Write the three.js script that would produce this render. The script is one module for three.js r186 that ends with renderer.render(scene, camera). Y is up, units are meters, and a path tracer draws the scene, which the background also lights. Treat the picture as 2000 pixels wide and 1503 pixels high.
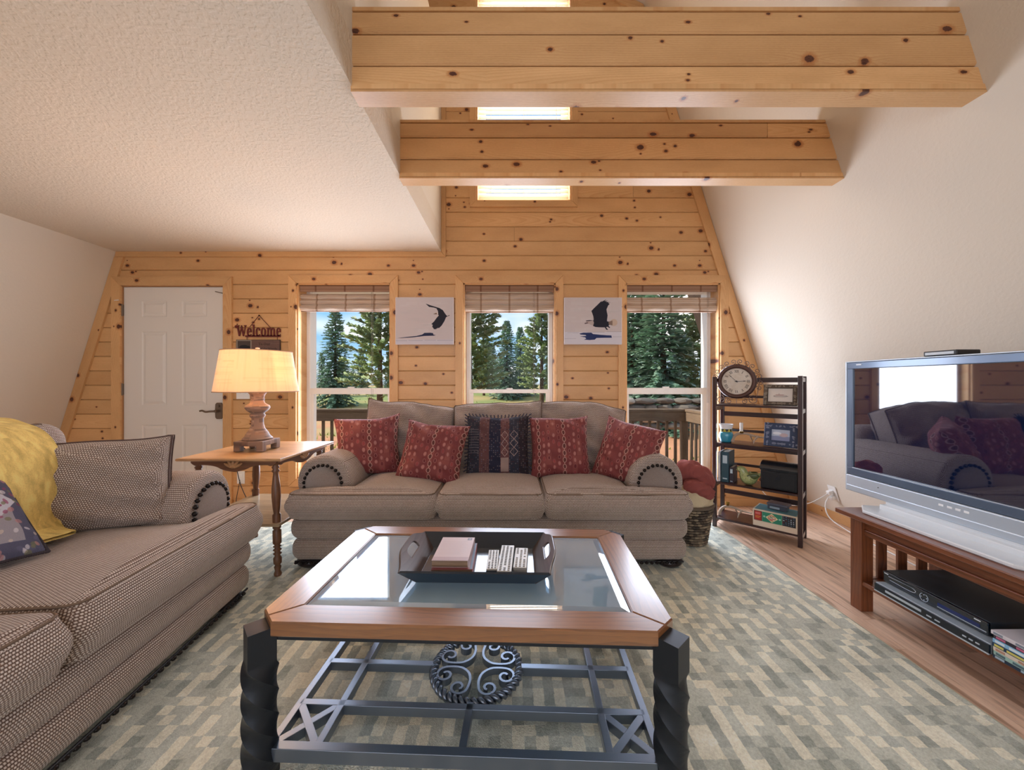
import * as THREE from 'three';
import { RoundedBoxGeometry } from 'three/addons/geometries/RoundedBoxGeometry.js';
import { mergeGeometries, mergeVertices, toCreasedNormals } from 'three/addons/utils/BufferGeometryUtils.js';
import { RectAreaLightUniformsLib } from 'three/addons/lights/RectAreaLightUniformsLib.js';
import { FontLoader } from 'three/addons/loaders/FontLoader.js';
import { TextGeometry } from 'three/addons/geometries/TextGeometry.js';

// ---------- camera, sky, sun, exposure ----------
const scene = new THREE.Scene();
const renderer = new THREE.WebGLRenderer({ antialias: true });
renderer.toneMapping = THREE.LinearToneMapping;
renderer.toneMappingExposure = 1.0;
renderer.shadowMap.enabled = true;
RectAreaLightUniformsLib.init();

const EYE = 1.116, FOCAL = 740;                         // eye height; focal length for a picture 2000 wide
const camera = new THREE.PerspectiveCamera(2 * Math.atan(751.5 / FOCAL) * 180 / Math.PI, 2000 / 1503, 0.05, 400);
camera.position.set(0, EYE, 0);
camera.lookAt(0, EYE, -10);
camera.setViewOffset(2000, 1503, 0, 3.5, 2000, 1503);
scene.add(camera);

const hash = (x, y, s = 0) => { let h = Math.imul(x | 0, 374761393) ^ Math.imul(y | 0, 668265263) ^ Math.imul(s | 0, 1274126177); h = Math.imul(h ^ (h >>> 13), 1274126177); return ((h ^ (h >>> 16)) >>> 0) / 4294967296; };
const sm = (t) => t * t * (3 - 2 * t);
function vnoise(x, y, s = 0, px = 0, py = 0) {          // value noise, optionally periodic
  const xi = Math.floor(x), yi = Math.floor(y), u = sm(x - xi), v = sm(y - yi);
  const w = (k, p) => (p ? ((k % p) + p) % p : k);
  const a = hash(w(xi, px), w(yi, py), s), b = hash(w(xi + 1, px), w(yi, py), s), c = hash(w(xi, px), w(yi + 1, py), s), d = hash(w(xi + 1, px), w(yi + 1, py), s);
  return a + (b - a) * u + (c - a) * v + (a - b - c + d) * u * v;
}
const fbm = (x, y, s, n = 4, px = 0, py = 0) => { let t = 0, a = 0.5, k = 1; for (let i = 0; i < n; i++) { t += a * vnoise(x * k, y * k, s + i, px * k, py * k); a /= 2; k *= 2; } return t / (1 - Math.pow(0.5, n)); };
function rng(seed) { let a = seed >>> 0; return () => { a = (a + 0x6d2b79f5) >>> 0; let t = a; t = Math.imul(t ^ (t >>> 15), t | 1); t ^= t + Math.imul(t ^ (t >>> 7), t | 61); return ((t ^ (t >>> 14)) >>> 0) / 4294967296; }; }
const mix = (a, b, t) => a + (b - a) * t, clamp = (x, a = 0, b = 1) => Math.min(b, Math.max(a, x));
const step = (a, b, x) => sm(clamp((x - a) / (b - a)));

function skyTexture() {                                  // broken summer cloud over blue, the same kind of sky all round
  const W = 1024, H = 512, d = new Float32Array(W * H * 4);
  for (let j = 0; j < H; j++) for (let i = 0; i < W; i++) {
    const el = ((j + 0.5) / H - 0.5) * Math.PI, u = (i + 0.5) / W, k = (j * W + i) * 4;
    const h = clamp(Math.sin(Math.max(el, 0)));
    const blue = [mix(0.34, 0.1, Math.pow(h, 0.45)), mix(0.62, 0.36, Math.pow(h, 0.5)), mix(0.88, 0.84, Math.pow(h, 0.5))];
    const n = fbm(u * 9, 3 + Math.pow(h, 0.6) * 5, 21, 3, 9) * 0.62 + fbm(u * 36, 3 + Math.pow(h, 0.6) * 22, 40, 4, 36) * 0.38;
    const c = clamp(step(0.4, 0.58, n) + 0.35 * (1 - step(0, 0.12, h)));
    const w = [1.08, 1.04, 1.02], lum = mix(0.95, 1.2, fbm(u * 24, el * 9, 77, 3, 24));
    for (let q = 0; q < 3; q++) d[k + q] = el < 0 ? 0.35 : mix(blue[q], w[q] * lum, c);
    d[k + 3] = 1;
  }
  const t = new THREE.DataTexture(d, W, H, THREE.RGBAFormat, THREE.FloatType);
  t.mapping = THREE.EquirectangularReflectionMapping; t.magFilter = THREE.LinearFilter; t.needsUpdate = true;
  return t;
}
scene.background = skyTexture();
scene.backgroundIntensity = 1.25;

// hazy summer sun ahead of the house, high and to the left
const sun = new THREE.DirectionalLight(0xfff4e6, 5.5);
sun.position.set(-9, 6.5, -8.6); sun.target.position.set(0, 0, -8);
sun.shadow.radius = 6; sun.castShadow = true;
Object.assign(sun.shadow.camera, { left: -30, right: 30, top: 30, bottom: -30, near: 0.5, far: 90 });
scene.add(sun, sun.target);

// daylight as pane-sized area lights: seen front windows, unseen rear ones
function daylight(x0, x1, y0, y1, z, dir, power, color) {
  const l = new THREE.RectAreaLight(color, power, x1 - x0, y1 - y0);
  l.position.set((x0 + x1) / 2, (y0 + y1) / 2, z); l.lookAt((x0 + x1) / 2, (y0 + y1) / 2, z + dir); l.name = 'window_area_light'; scene.add(l);
}
const FRONT = 9.8, UNSEEN_REAR = 2.35, COOL = 0xe2ecff, WARM = 0xf4f5ff;
daylight(-1.9, -1.15, 0.3, 1.78, -3.5, 1, FRONT, COOL);
daylight(-0.39, 0.34, 0.88, 1.78, -3.5, 1, FRONT, COOL);
daylight(1.08, 1.84, 0.3, 1.78, -3.5, 1, FRONT, COOL);
daylight(-0.28, 0.49, 2.82, 4.7, -3.565, 1, FRONT * 0.9, 0xfff6ea);
daylight(-3.15, -1.05, 0.15, 2.0, 2.66, -1, UNSEEN_REAR, WARM);  // unseen rear windows, placed to light the room from behind the camera
daylight(-0.65, 1.7, 0.15, 2.1, 2.66, -1, UNSEEN_REAR, WARM);
daylight(-0.35, 0.85, 2.55, 4.35, 2.66, -1, UNSEEN_REAR * 0.4, WARM);

// ---------- helpers ----------
const V3 = (x, y, z) => new THREE.Vector3(x, y, z), V2 = (x, y) => new THREE.Vector2(x, y), R = (d) => d * Math.PI / 180;
const used = {};
function numbered(name) { const n = used[name] = (used[name] ?? -1) + 1; return n ? name + '_' + String(n).padStart(3, '0') : name; }
function tag(o, label, category, group, kind) {
  if (label) o.userData.label = label;
  if (category) o.userData.category = category;
  if (group) o.userData.group = group;
  if (kind) o.userData.kind = kind;
  return o;
}
function thing(name, label, category, pos = [0, 0, 0], turn = 0, group) {
  const o = new THREE.Group(); o.name = numbered(name); o.position.set(...pos); o.rotation.y = turn; scene.add(o);
  return tag(o, label, category, group);
}
function norm(g) {                                       // same attributes on every geometry, so that they merge
  if (g.index) g = g.toNonIndexed();
  const o = new THREE.BufferGeometry(); o.setAttribute('position', g.attributes.position);
  if (!g.attributes.normal) g.computeVertexNormals();
  o.setAttribute('normal', g.attributes.normal);
  if (g.attributes.uv) o.setAttribute('uv', g.attributes.uv); else boxUV(o);
  return o;
}
function boxUV(g, long = 'x') {                          // uv in metres, u along the long axis
  if (g.index) g = g.toNonIndexed();
  const p = g.attributes.position, n = p.count, uv = new Float32Array(n * 2), ax = 'xyz'.indexOf(long), oth = [0, 1, 2].filter((k) => k !== ax);
  const a = V3(), b = V3(), c = V3(), e = V3();
  for (let i = 0; i < n; i += 3) {
    a.fromBufferAttribute(p, i); b.fromBufferAttribute(p, i + 1); c.fromBufferAttribute(p, i + 2);
    const f = b.clone().sub(a).cross(e.copy(c).sub(a)), m = [Math.abs(f.x), Math.abs(f.y), Math.abs(f.z)];
    const dom = m.indexOf(Math.max(...m)), ua = dom === ax ? oth[0] : ax, va = dom === ax ? oth[1] : oth.find((k) => k !== dom);
    [a, b, c].forEach((q, k) => { const w = q.toArray(); uv[(i + k) * 2] = w[ua]; uv[(i + k) * 2 + 1] = w[va]; });
  }
  g.setAttribute('uv', new THREE.BufferAttribute(uv, 2));
  return g;
}
function shiftUV(g, du, dv) { const u = g.attributes.uv; for (let i = 0; i < u.count; i++) u.setXY(i, u.getX(i) + du, u.getY(i) + dv); return g; }
function T(g, p = [0, 0, 0], r = [0, 0, 0], s = [1, 1, 1]) {
  const m = new THREE.Matrix4().compose(V3(...p), new THREE.Quaternion().setFromEuler(new THREE.Euler(...r)), V3(...s));
  return g.applyMatrix4(m);
}
function part(name, geoms, mat, parent, label) {
  const list = [].concat(geoms).map(norm), g = list.length > 1 ? mergeGeometries(list) : list[0];
  const m = new THREE.Mesh(g, mat); m.name = parent === scene ? numbered(name) : name; m.castShadow = m.receiveShadow = true;
  if (label) m.userData.label = label;
  parent.add(m); return m;
}
function solo(name, geoms, mat, label, category, group) { return tag(part(name, geoms, mat, scene), label, category, group); }
function struct(name, geoms, mat, parent = scene) { const m = part(name, geoms, mat, parent); if (parent === scene) m.userData.kind = 'structure'; return m; }
function structGroup(name) { const o = new THREE.Group(); o.name = name; o.userData.kind = 'structure'; scene.add(o); return o; }
function copy(o, label, group) {
  const base = o.name.replace(/_\d{3}$/, ''), c = o.clone(); c.name = numbered(base); scene.add(c);
  c.userData = { ...o.userData }; if (label) c.userData.label = label; if (group) c.userData.group = group;
  return c;
}
const B = (w, h, d, x = 0, y = 0, z = 0, long = null, r = 0) => {   // a box, sharp or rounded, uv in metres
  const m = Math.max(w, h, d), l = long ?? (m === w ? 'x' : m === h ? 'y' : 'z');
  const g = r ? new RoundedBoxGeometry(w, h, d, r > 0.02 ? 5 : 2, Math.min(r, w / 2.01, h / 2.01, d / 2.01)) : new THREE.BoxGeometry(w, h, d);
  g.translate(x, y, z); return boxUV(g, l);
};
const BB = (x0, x1, y0, y1, z0, z1, long = null, r = 0) => B(x1 - x0, y1 - y0, z1 - z0, (x0 + x1) / 2, (y0 + y1) / 2, (z0 + z1) / 2, long, r);
const tube = (pts, r, seg = 24, rad = 6, closed = false) => new THREE.TubeGeometry(new THREE.CatmullRomCurve3(pts.map((p) => (p.isVector3 ? p : V3(...p))), closed), seg, r, rad, closed);
const lathe = (prof, seg = 32) => new THREE.LatheGeometry(prof.map((p) => V2(Math.max(p[0], 0.0001), p[1])), seg);
const cyl = (r0, r1, h, x, y, z, seg = 20) => new THREE.CylinderGeometry(r0, r1, h, seg).translate(x, y, z);
const ball = (r, x, y, z, a = 10, b = 8) => new THREE.SphereGeometry(r, a, b).translate(x, y, z);
function shapeOf(pts) { const s = new THREE.Shape(); pts.forEach((p, i) => (i ? s.lineTo(p[0], p[1]) : s.moveTo(p[0], p[1]))); s.closePath(); return s; }
function holeOf(x0, y0, x1, y1) { const h = new THREE.Path(); h.moveTo(x0, y0); h.lineTo(x0, y1); h.lineTo(x1, y1); h.lineTo(x1, y0); h.closePath(); return h; }
function ext(shape, depth, z = 0, bevel = 0, long = 'x', curve = 12) {  // extruded along z from z to z + depth
  const g = new THREE.ExtrudeGeometry(shape, { depth: depth - 2 * bevel, bevelEnabled: bevel > 0, bevelSize: bevel, bevelOffset: -bevel, bevelThickness: bevel, bevelSegments: bevel > 0.01 ? 4 : 1, curveSegments: curve });
  g.translate(0, 0, z + bevel); return boxUV(g, long);
}
class Soup {                                             // loose quads with given uv
  constructor() { this.p = []; this.u = []; }
  quad(a, b, c, d, f) { for (const q of [a, b, c, a, c, d]) { this.p.push(...q); this.u.push(...(f ? f(q) : [0, 0])); } return this; }
  make() { const g = new THREE.BufferGeometry(); g.setAttribute('position', new THREE.Float32BufferAttribute(this.p, 3)); g.setAttribute('uv', new THREE.Float32BufferAttribute(this.u, 2)); g.computeVertexNormals(); return g; }
}

// ---------- computed textures ----------
function dataTex(W, H, f, srgb = true, repeat = null) {
  const d = new Uint8Array(W * H * 4);
  for (let j = 0; j < H; j++) for (let i = 0; i < W; i++) { const c = f(i, j), k = (j * W + i) * 4; d[k] = clamp(c[0], 0, 255); d[k + 1] = clamp(c[1], 0, 255); d[k + 2] = clamp(c[2], 0, 255); d[k + 3] = 255; }
  const t = new THREE.DataTexture(d, W, H); t.wrapS = t.wrapT = THREE.RepeatWrapping; t.magFilter = THREE.LinearFilter; t.minFilter = THREE.LinearMipmapLinearFilter; t.generateMipmaps = true;
  if (srgb) t.colorSpace = THREE.SRGBColorSpace; if (repeat) t.repeat.set(...repeat); t.needsUpdate = true; return t;
}
function canvasTex(W, H, draw, repeat = null) {
  const c = document.createElement('canvas'); c.width = W; c.height = H; draw(c.getContext('2d'), W, H);
  const t = new THREE.CanvasTexture(c); t.colorSpace = THREE.SRGBColorSpace; t.wrapS = t.wrapT = THREE.RepeatWrapping; if (repeat) t.repeat.set(...repeat); return t;
}
// knotty pine: eight board faces, each 2.6 m long and 0.131 m wide
const PL = 2.6, PH = 0.131, PR = 8;
const pineTex = (() => {
  const W = 2048, RH = 96, H = RH * PR, r = rng(5), rows = [];
  for (let k = 0; k < PR; k++) {
    const knots = []; const n = 3 + Math.floor(r() * 5);
    for (let i = 0; i < n; i++) { const rad = 0.0055 + 0.0105 * Math.pow(r(), 1.3); knots.push([r() * PL, 0.016 + r() * (PH - 0.032), rad, r()]); if (r() < 0.3) knots.push([knots.at(-1)[0] + 0.02 * (r() - 0.5), 0.016 + r() * (PH - 0.032), 0.0035 + 0.004 * r(), r()]); }
    rows.push({ knots, yc: (r() - 0.2) * PH * 1.3, xc: r() * PL, arch: r() < 0.6, f: 110 + 70 * r(), tone: 0.93 + 0.1 * r(), red: r() * 0.07 });
  }
  return dataTex(W, H, (i, j) => {
    const k = Math.floor(j / RH), q = rows[k], x = (i + 0.5) / W * PL, y = ((j % RH) + 0.5) / RH * PH;
    let w = y + 0.01 * (vnoise(i / W * 6, y * 9, k * 7 + 1, 6) - 0.5) + 0.004 * (vnoise(i / W * 26, y * 40, k * 7 + 2, 26) - 0.5);
    let core = 0, halo = 0;
    for (const [kx, ky, rad, a] of q.knots) {
      let dx = x - kx; dx -= Math.round(dx / PL) * PL; const dy = y - ky; if (Math.abs(dx) > 0.16) continue;
      const d = Math.hypot(dx / 1.35, dy) * (1 + 0.25 * (vnoise(dx * 300 + 50, dy * 300, k) - 0.5)), e = Math.hypot(dx / 3.2, dy);
      w += Math.sign(dy) * rad * 1.3 * Math.exp(-Math.pow(e / (1.9 * rad), 2));
      core = Math.max(core, 1 - step(rad * 0.75, rad * 1.05, d)); halo = Math.max(halo, (1 - step(rad, rad * 2.1, d)) * (0.45 + 0.3 * a));
    }
    if (q.arch) { let dx = x - q.xc; dx -= Math.round(dx / PL) * PL; w = Math.hypot((w - q.yc) * 0.8, dx * 0.055) + 0.002 * vnoise(i / W * 60, y * 30, k, 60); }
    const ph = w * q.f, fr = ph - Math.floor(ph), ring = Math.pow(fr, 2.2) * (1 - step(0.9, 1, fr)) * (0.5 + 0.5 * vnoise(ph * 0.3, 3, k));
    const fib = vnoise(i / W * 300, y * 1900, k + 90, 300) - 0.5, blot = fbm(i / W * 10, y * 10, k + 60, 3, 10) - 0.5;
    const m = 0.5 * ring, c = [mix(224, 194, m) + 9 * fib + 22 * blot, mix(178, 128, m) + 9 * fib + 22 * blot - 40 * q.red, mix(124, 72, m) + 9 * fib + 20 * blot - 60 * q.red].map((v) => v * q.tone);
    const hl = [172, 104, 52], co = [82, 42, 26];
    return c.map((v, z) => mix(mix(v, hl[z], halo), co[z] + 14 * fib * 3, core));
  });
})();
// quiet straight grain, near white, to be tinted by the material
const grainTex = dataTex(1024, 512, (i, j) => {
  const x = i / 1024, y = j / 512, w = y * 26 + 1.6 * (vnoise(x * 4, y * 7, 3, 4, 7) - 0.5) + 0.5 * vnoise(x * 14, y * 30, 4, 14, 30);
  const fr = w - Math.floor(w), ring = Math.pow(fr, 2) * (1 - step(0.88, 1, fr)), fib = vnoise(x * 60, y * 400, 8, 60, 400) - 0.5, blot = fbm(x * 4, y * 6, 12, 3, 4, 6) - 0.5;
  const v = 236 - 52 * ring * (0.5 + vnoise(Math.floor(w) * 3.1, 1, 5)) + 26 * fib + 50 * blot; return [v, v - 6 * ring, v - 10 * ring];
}, true, [1 / 1.2, 1 / 0.5]);
const peelTex = dataTex(512, 512, (i, j) => { const a = fbm(i / 512 * 56, j / 512 * 56, 9, 3, 56, 56); const v = 255 * step(0.36, 0.7, a); return [v, v, v]; }, false, [1 / 0.6, 1 / 0.6]);
const weaveHeight = (i, j, n) => { const P = 256 / n, cx = i / P, cy = j / P, row = Math.floor(cy), x = cx + (row % 2 ? 0.5 : 0), fx = x - Math.floor(x) - 0.5, fy = cy - row - 0.5; return [Math.pow(clamp(1 - Math.pow(Math.abs(fx) / 0.46, 2.5)), 0.7) * Math.pow(clamp(1 - Math.pow(Math.abs(fy) / 0.44, 2.5)), 0.7), hash(Math.floor(x) % n, row, 4)]; };
const tweedTex = dataTex(256, 256, (i, j) => { const [h, t] = weaveHeight(i, j, 16), s = 0.55 + 0.45 * t, f = 10 * (hash(i, j, 3) - 0.5); return [mix(100, 206 + 34 * s, h) + f, mix(74, 190 + 36 * s, h) + f, mix(60, 176 + 40 * s, h) + f]; }, true, [1 / 0.118, 1 / 0.118]);
const tweedBump = dataTex(256, 256, (i, j) => { const h = 255 * weaveHeight(i, j, 16)[0]; return [h, h, h]; }, false, [1 / 0.118, 1 / 0.118]);
const rugTex = (() => {
  const N = 56, cell = new Float32Array(N * N), r = rng(77);
  for (let c = 0; c < N; c++) {
    let y = 0; const off = Math.floor(r() * N);
    while (y < N) { const t = r(), k = t < 0.34 ? [2, 3] : t < 0.58 ? [0, 2] : t < 0.72 ? [2, 1] : t < 0.84 ? [0, 1] : [1, 1 + Math.floor(r() * 2)]; for (let q = 0; q < k[1] && y < N; q++, y++) cell[((y + off) % N) * N + c] = k[0]; if (y < N && r() < 0.8) { cell[((y + off) % N) * N + c] = 1; y++; } }
  }
  for (let i = 0; i < N * N; i++) { const l = i % N ? i - 1 : i + N - 1; if (cell[i] !== 1 && cell[i] === cell[l] && r() < 0.8) cell[i] = 1; }
  const pal = [[178, 183, 171], [206, 209, 194], [244, 240, 218]];
  return dataTex(1024, 1024, (i, j) => {
    const x = i / 1024 * N + 0.1 * (vnoise(i / 7, j / 7, 1) - 0.5), y = j / 1024 * N + 0.1 * (vnoise(i / 7, j / 7, 2) - 0.5);
    const v = cell[(((Math.floor(y)) % N + N) % N) * N + ((Math.floor(x)) % N + N) % N], p = pal[v];
    const blot = fbm(i / 1024 * 30, j / 1024 * 30, 31, 4, 30, 30) - 0.5, n = hash(i, j, 6) - 0.5, f = vnoise(i / 2.5, j / 2.5, 15) - 0.5;
    const a = (v === 0 ? 64 : 40) * blot + 20 * n + 22 * f; return p.map((q) => q + a);
  }, true, [1 / 2.08, 1 / 2.08]);
})();
const rugBump = dataTex(512, 512, (i, j) => { const v = 255 * (0.5 * hash(i, j, 2) + 0.5 * vnoise(i / 3, j / 3, 3)); return [v, v, v]; }, false, [1 / 0.5, 1 / 0.5]);
const floorTex = dataTex(1024, 512, (i, j) => {
  const x = i / 1024, y = j / 512, s = fbm(x * 5, y * 40, 51, 4, 5, 40), k = step(0.56, 0.72, fbm(x * 7, y * 26, 61, 3, 7, 26)), f = vnoise(x * 90, y * 512, 7, 90, 512) - 0.5, m = s - 0.5;
  return [mix(228 + 50 * m, 150, k * 0.55) + 12 * f, mix(194 + 50 * m, 116, k * 0.55) + 12 * f, mix(168 + 46 * m, 92, k * 0.55) + 12 * f];
}, true, [1 / 1.6, 1 / 0.6]);
const clothBump = dataTex(256, 256, (i, j) => { const v = 255 * (0.55 * vnoise(i / 256 * 60, j / 256 * 60, 5, 60, 60) + 0.45 * vnoise(i / 256 * 128, j / 256 * 24, 6, 128, 24)); return [v, v, v]; }, false, [1 / 0.2, 1 / 0.2]);
const furTex = dataTex(256, 256, (i, j) => { const v = fbm(i / 256 * 24, j / 256 * 10, 8, 4, 24, 10), t = 222 + 90 * (v - 0.5) + 24 * (hash(i, j) - 0.5); return [t + 24, t + 10, t - 24]; }, true, [1 / 0.4, 1 / 0.4]);

// ---------- materials ----------
const S = (color, roughness = 0.6, o = {}) => new THREE.MeshStandardMaterial({ color, roughness, ...o });
const P = (color, roughness = 0.6, o = {}) => new THREE.MeshPhysicalMaterial({ color, roughness, ...o });
const M = {
  pine: P(0xffffff, 0.42, { map: pineTex, clearcoat: 0.04, clearcoatRoughness: 0.4 }),
  wall: S(0xe0d4c3, 0.9, { bumpMap: peelTex, bumpScale: 0.00022 }), ceiling: S(0xdccdb9, 0.9, { bumpMap: peelTex, bumpScale: 0.0015 }),
  white: S(0xf1efeb, 0.4), door: S(0xe4ddd4, 0.45), vinyl: S(0xf6f6f4, 0.35),
  tweed: P(0xffffff, 0.95, { map: tweedTex, bumpMap: tweedBump, bumpScale: 0.0022, sheen: 1, sheenColor: new THREE.Color(0xfff2e8), sheenRoughness: 0.42 }),
  piping: S(0x75604f, 0.9), black: S(0x17161a, 0.45), nail: S(0x2a2422, 0.35, { metalness: 0.7 }), bunfoot: S(0x23171a, 0.35),
  floor: P(0xffffff, 0.42, { map: floorTex, clearcoat: 0.2, clearcoatRoughness: 0.3 }), rug: P(0xffffff, 0.98, { map: rugTex, bumpMap: rugBump, bumpScale: 0.004, sheen: 0.3, sheenColor: new THREE.Color(0xf4fff6), sheenRoughness: 0.6 }),
  cherry: P(0x8d4f2c, 0.38, { map: grainTex, clearcoat: 0.5, clearcoatRoughness: 0.22 }), tableTop: P(0x99602f, 0.3, { map: grainTex, ior: 1.9, clearcoat: 1, clearcoatRoughness: 0.2 }),
  iron: S(0x30343a, 0.4, { metalness: 0.6 }), ironBar: P(0x7c8796, 0.34, { metalness: 0.85, clearcoat: 0.6, clearcoatRoughness: 0.35 }),
  glass: P(0xffffff, 0.0, { transmission: 1, thickness: 0, ior: 1.3, specularIntensity: 0.2 }),
  hazedTableGlass: P(0xc2dcee, 0.012, { transmission: 0.56, thickness: 0, ior: 2.2 }),  // pale blue body colour stands in for hazy reflections on the glass
  oak: P(0xd6a875, 0.4, { map: grainTex, clearcoat: 0.5, clearcoatRoughness: 0.25 }), turned: P(0x84583a, 0.45, { map: grainTex, clearcoat: 0.3, clearcoatRoughness: 0.3 }),
  mahogany: P(0x3a1a1c, 0.34, { map: grainTex, clearcoat: 0.5, clearcoatRoughness: 0.2 }),
  bronze: S(0x7d6d5f, 0.4, { metalness: 0.75 }), brass: S(0xa98848, 0.35, { metalness: 0.9 }),
  silver: P(0xc6d2de, 0.32, { metalness: 0.35, clearcoat: 0.5, clearcoatRoughness: 0.2 }), deckwood: S(0x86715a, 0.85, { map: grainTex }),
};

// ---------- the setting: an A-frame room ----------
const ZB = -3.442, ZE = -3.68, ZR = 2.7;                 // face of the plank wall, its outside, the rear wall
const LX0 = -4.307, RX0 = 2.62, SL = 3.2, CEIL = 2.307, LOFT = -0.642, KX = 1.195, KY = 4.54;
const leftX = (y) => LX0 + y / SL, rightX = (y) => (y < KY ? RX0 - y / SL : KX - (y - KY) * 2);
const loftX = (y) => (y < CEIL ? leftX(y) : y < 4.04 ? LOFT : LOFT - (y - 4.04) / 3);
const TOPX = -1.235, TOPY = 5.77;
const openings = { door: [-3.544, -2.614, 0, 2.0], w1: [-1.953, -1.102, 0.25, 2.023], w2: [-0.442, 0.395, 0.83, 2.023], w3: [1.033, 1.888, 0.25, 2.023], w4: [-0.326, 0.54, 2.767, 4.75] };

struct('floor_base', BB(-4.6, 2.9, -0.3, -0.02, ZE, ZR + 0.2), S(0x6a5a4c, 0.9));
const floor = structGroup('floor');
{
  const r = rng(11), w = 0.19;
  for (let k = 0; k < 38; k++) {
    const x0 = -4.42 + k * w; let z = ZB - 0.02 - r() * 0.9;
    while (z < ZR) {
      const z1 = Math.min(z + 1.22, ZR), a = Math.max(z, ZB - 0.02);
      if (z1 > a + 0.02) { const inside = x0 + w > 1.3 || a < -2.7; if (inside || z1 < 2.9) { const g = shiftUV(BB(x0 + 0.0007, x0 + w - 0.0007, -0.02, 0, a + 0.0007, z1 - 0.0007, 'z', 0.0012), r() * 3, r() * 2); if (x0 + w > 1.3 || z < -2) part('floor_board', g, M.floor, floor); else part('floor_board', g, M.floor, floor); } }
      z += 1.22;
    }
  }
}
// side walls, ceilings and roof as thick slabs along the whole room
const along = (pts, z0 = ZE, z1 = ZR + 0.15) => ext(shapeOf(pts), z1 - z0, z0, 0, 'z');
struct('wall_left', along([[LX0 - 0.1, -0.3], [LX0 - 0.3, -0.3], [leftX(CEIL) - 0.22, CEIL + 0.25], [leftX(CEIL) + 0.08, CEIL + 0.25], [LX0, 0]]), M.wall);
struct('wall_right', along([[RX0 + 0.1, -0.3], [RX0, 0], [KX, KY], [KX + 0.2, KY + 0.1], [RX0 + 0.3, -0.3]]), M.wall);
struct('ceiling', along([[leftX(CEIL) - 0.05, CEIL], [LOFT, CEIL], [LOFT, CEIL + 0.2], [leftX(CEIL) - 0.05, CEIL + 0.2]]), M.ceiling);
struct('wall_loft', along([[LOFT, CEIL + 0.2], [LOFT, 4.04], [TOPX, TOPY + 0.05], [TOPX - 0.14, TOPY + 0.05], [LOFT - 0.12, 4.04], [LOFT - 0.12, CEIL + 0.2]]), M.wall);
struct('roof', along([[KX, KY], [TOPX - 0.3, KY + (KX - TOPX + 0.3) / 2], [TOPX - 0.3, KY + (KX - TOPX + 0.3) / 2 + 0.16], [KX + 0.2, KY + 0.1]]), M.wall);

// plank wall: a backing with its openings, and every board
const wallOutline = [[LX0, -0.02], [leftX(CEIL), CEIL], [LOFT, CEIL], [LOFT, 4.04], [TOPX, TOPY], [KX, KY], [RX0, -0.02]];
function walled(outline, holes, depth, z, mat, name) {
  const s = shapeOf(outline); holes.forEach(([x0, x1, y0, y1]) => s.holes.push(holeOf(x0, y0, x1, y1)));
  return struct(name, ext(s, depth, z), mat);
}
const H = Object.values(openings).map((o) => [o[0], o[1], Math.max(o[2], 0.001), o[3]]);
const wallBack = walled(wallOutline, H, -ZE + ZB - 0.018, ZE, S(0x4f3620, 0.9), 'wall_back');  // dark backing colour stands in for shade in the board gaps
const boards = wallBack;
function boardGeom(cuts, y0, y1, zf, row, off, th = 0.017, ch = 0.006) {  // one board: spans [xBottomLeft, xBottomRight, xTopLeft, xTopRight, yLow, yHigh]
  const q = new Soup(), f = (p) => [(p[0] + off) / PL, (row + 0.03 + 0.94 * clamp((p[1] - y0) / (y1 - y0))) / PR];
  for (const [bl, br, tl, tr, a, b] of cuts) {
    const at = (t) => [mix(bl, tl, t), mix(br, tr, t)], ca = a === y0 ? ch : 0, cb = b === y1 ? ch : 0, ya = a + ca, yb = b - cb, h = b - a || 1;
    const [l0, r0] = at(ca / h), [l1, r1] = at(1 - cb / h), zb = zf - th;
    q.quad([l0, ya, zf], [r0, ya, zf], [r1, yb, zf], [l1, yb, zf], f);
    if (ca) q.quad([bl, a, zf - ch], [br, a, zf - ch], [r0, ya, zf], [l0, ya, zf], f);
    if (cb) q.quad([l1, yb, zf], [r1, yb, zf], [tr, b, zf - ch], [tl, b, zf - ch], f);
    q.quad([bl, a, zb], [br, a, zb], [br, a, zf - ca], [bl, a, zf - ca], f); q.quad([tl, b, zf - cb], [tr, b, zf - cb], [tr, b, zb], [tl, b, zb], f);
    q.quad([bl, a, zb], [l0, a, zf], [l1, b, zf], [tl, b, zb], f); q.quad([r0, a, zf], [br, a, zb], [tr, b, zb], [r1, b, zf], f);
  }
  return q.make();
}
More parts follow.
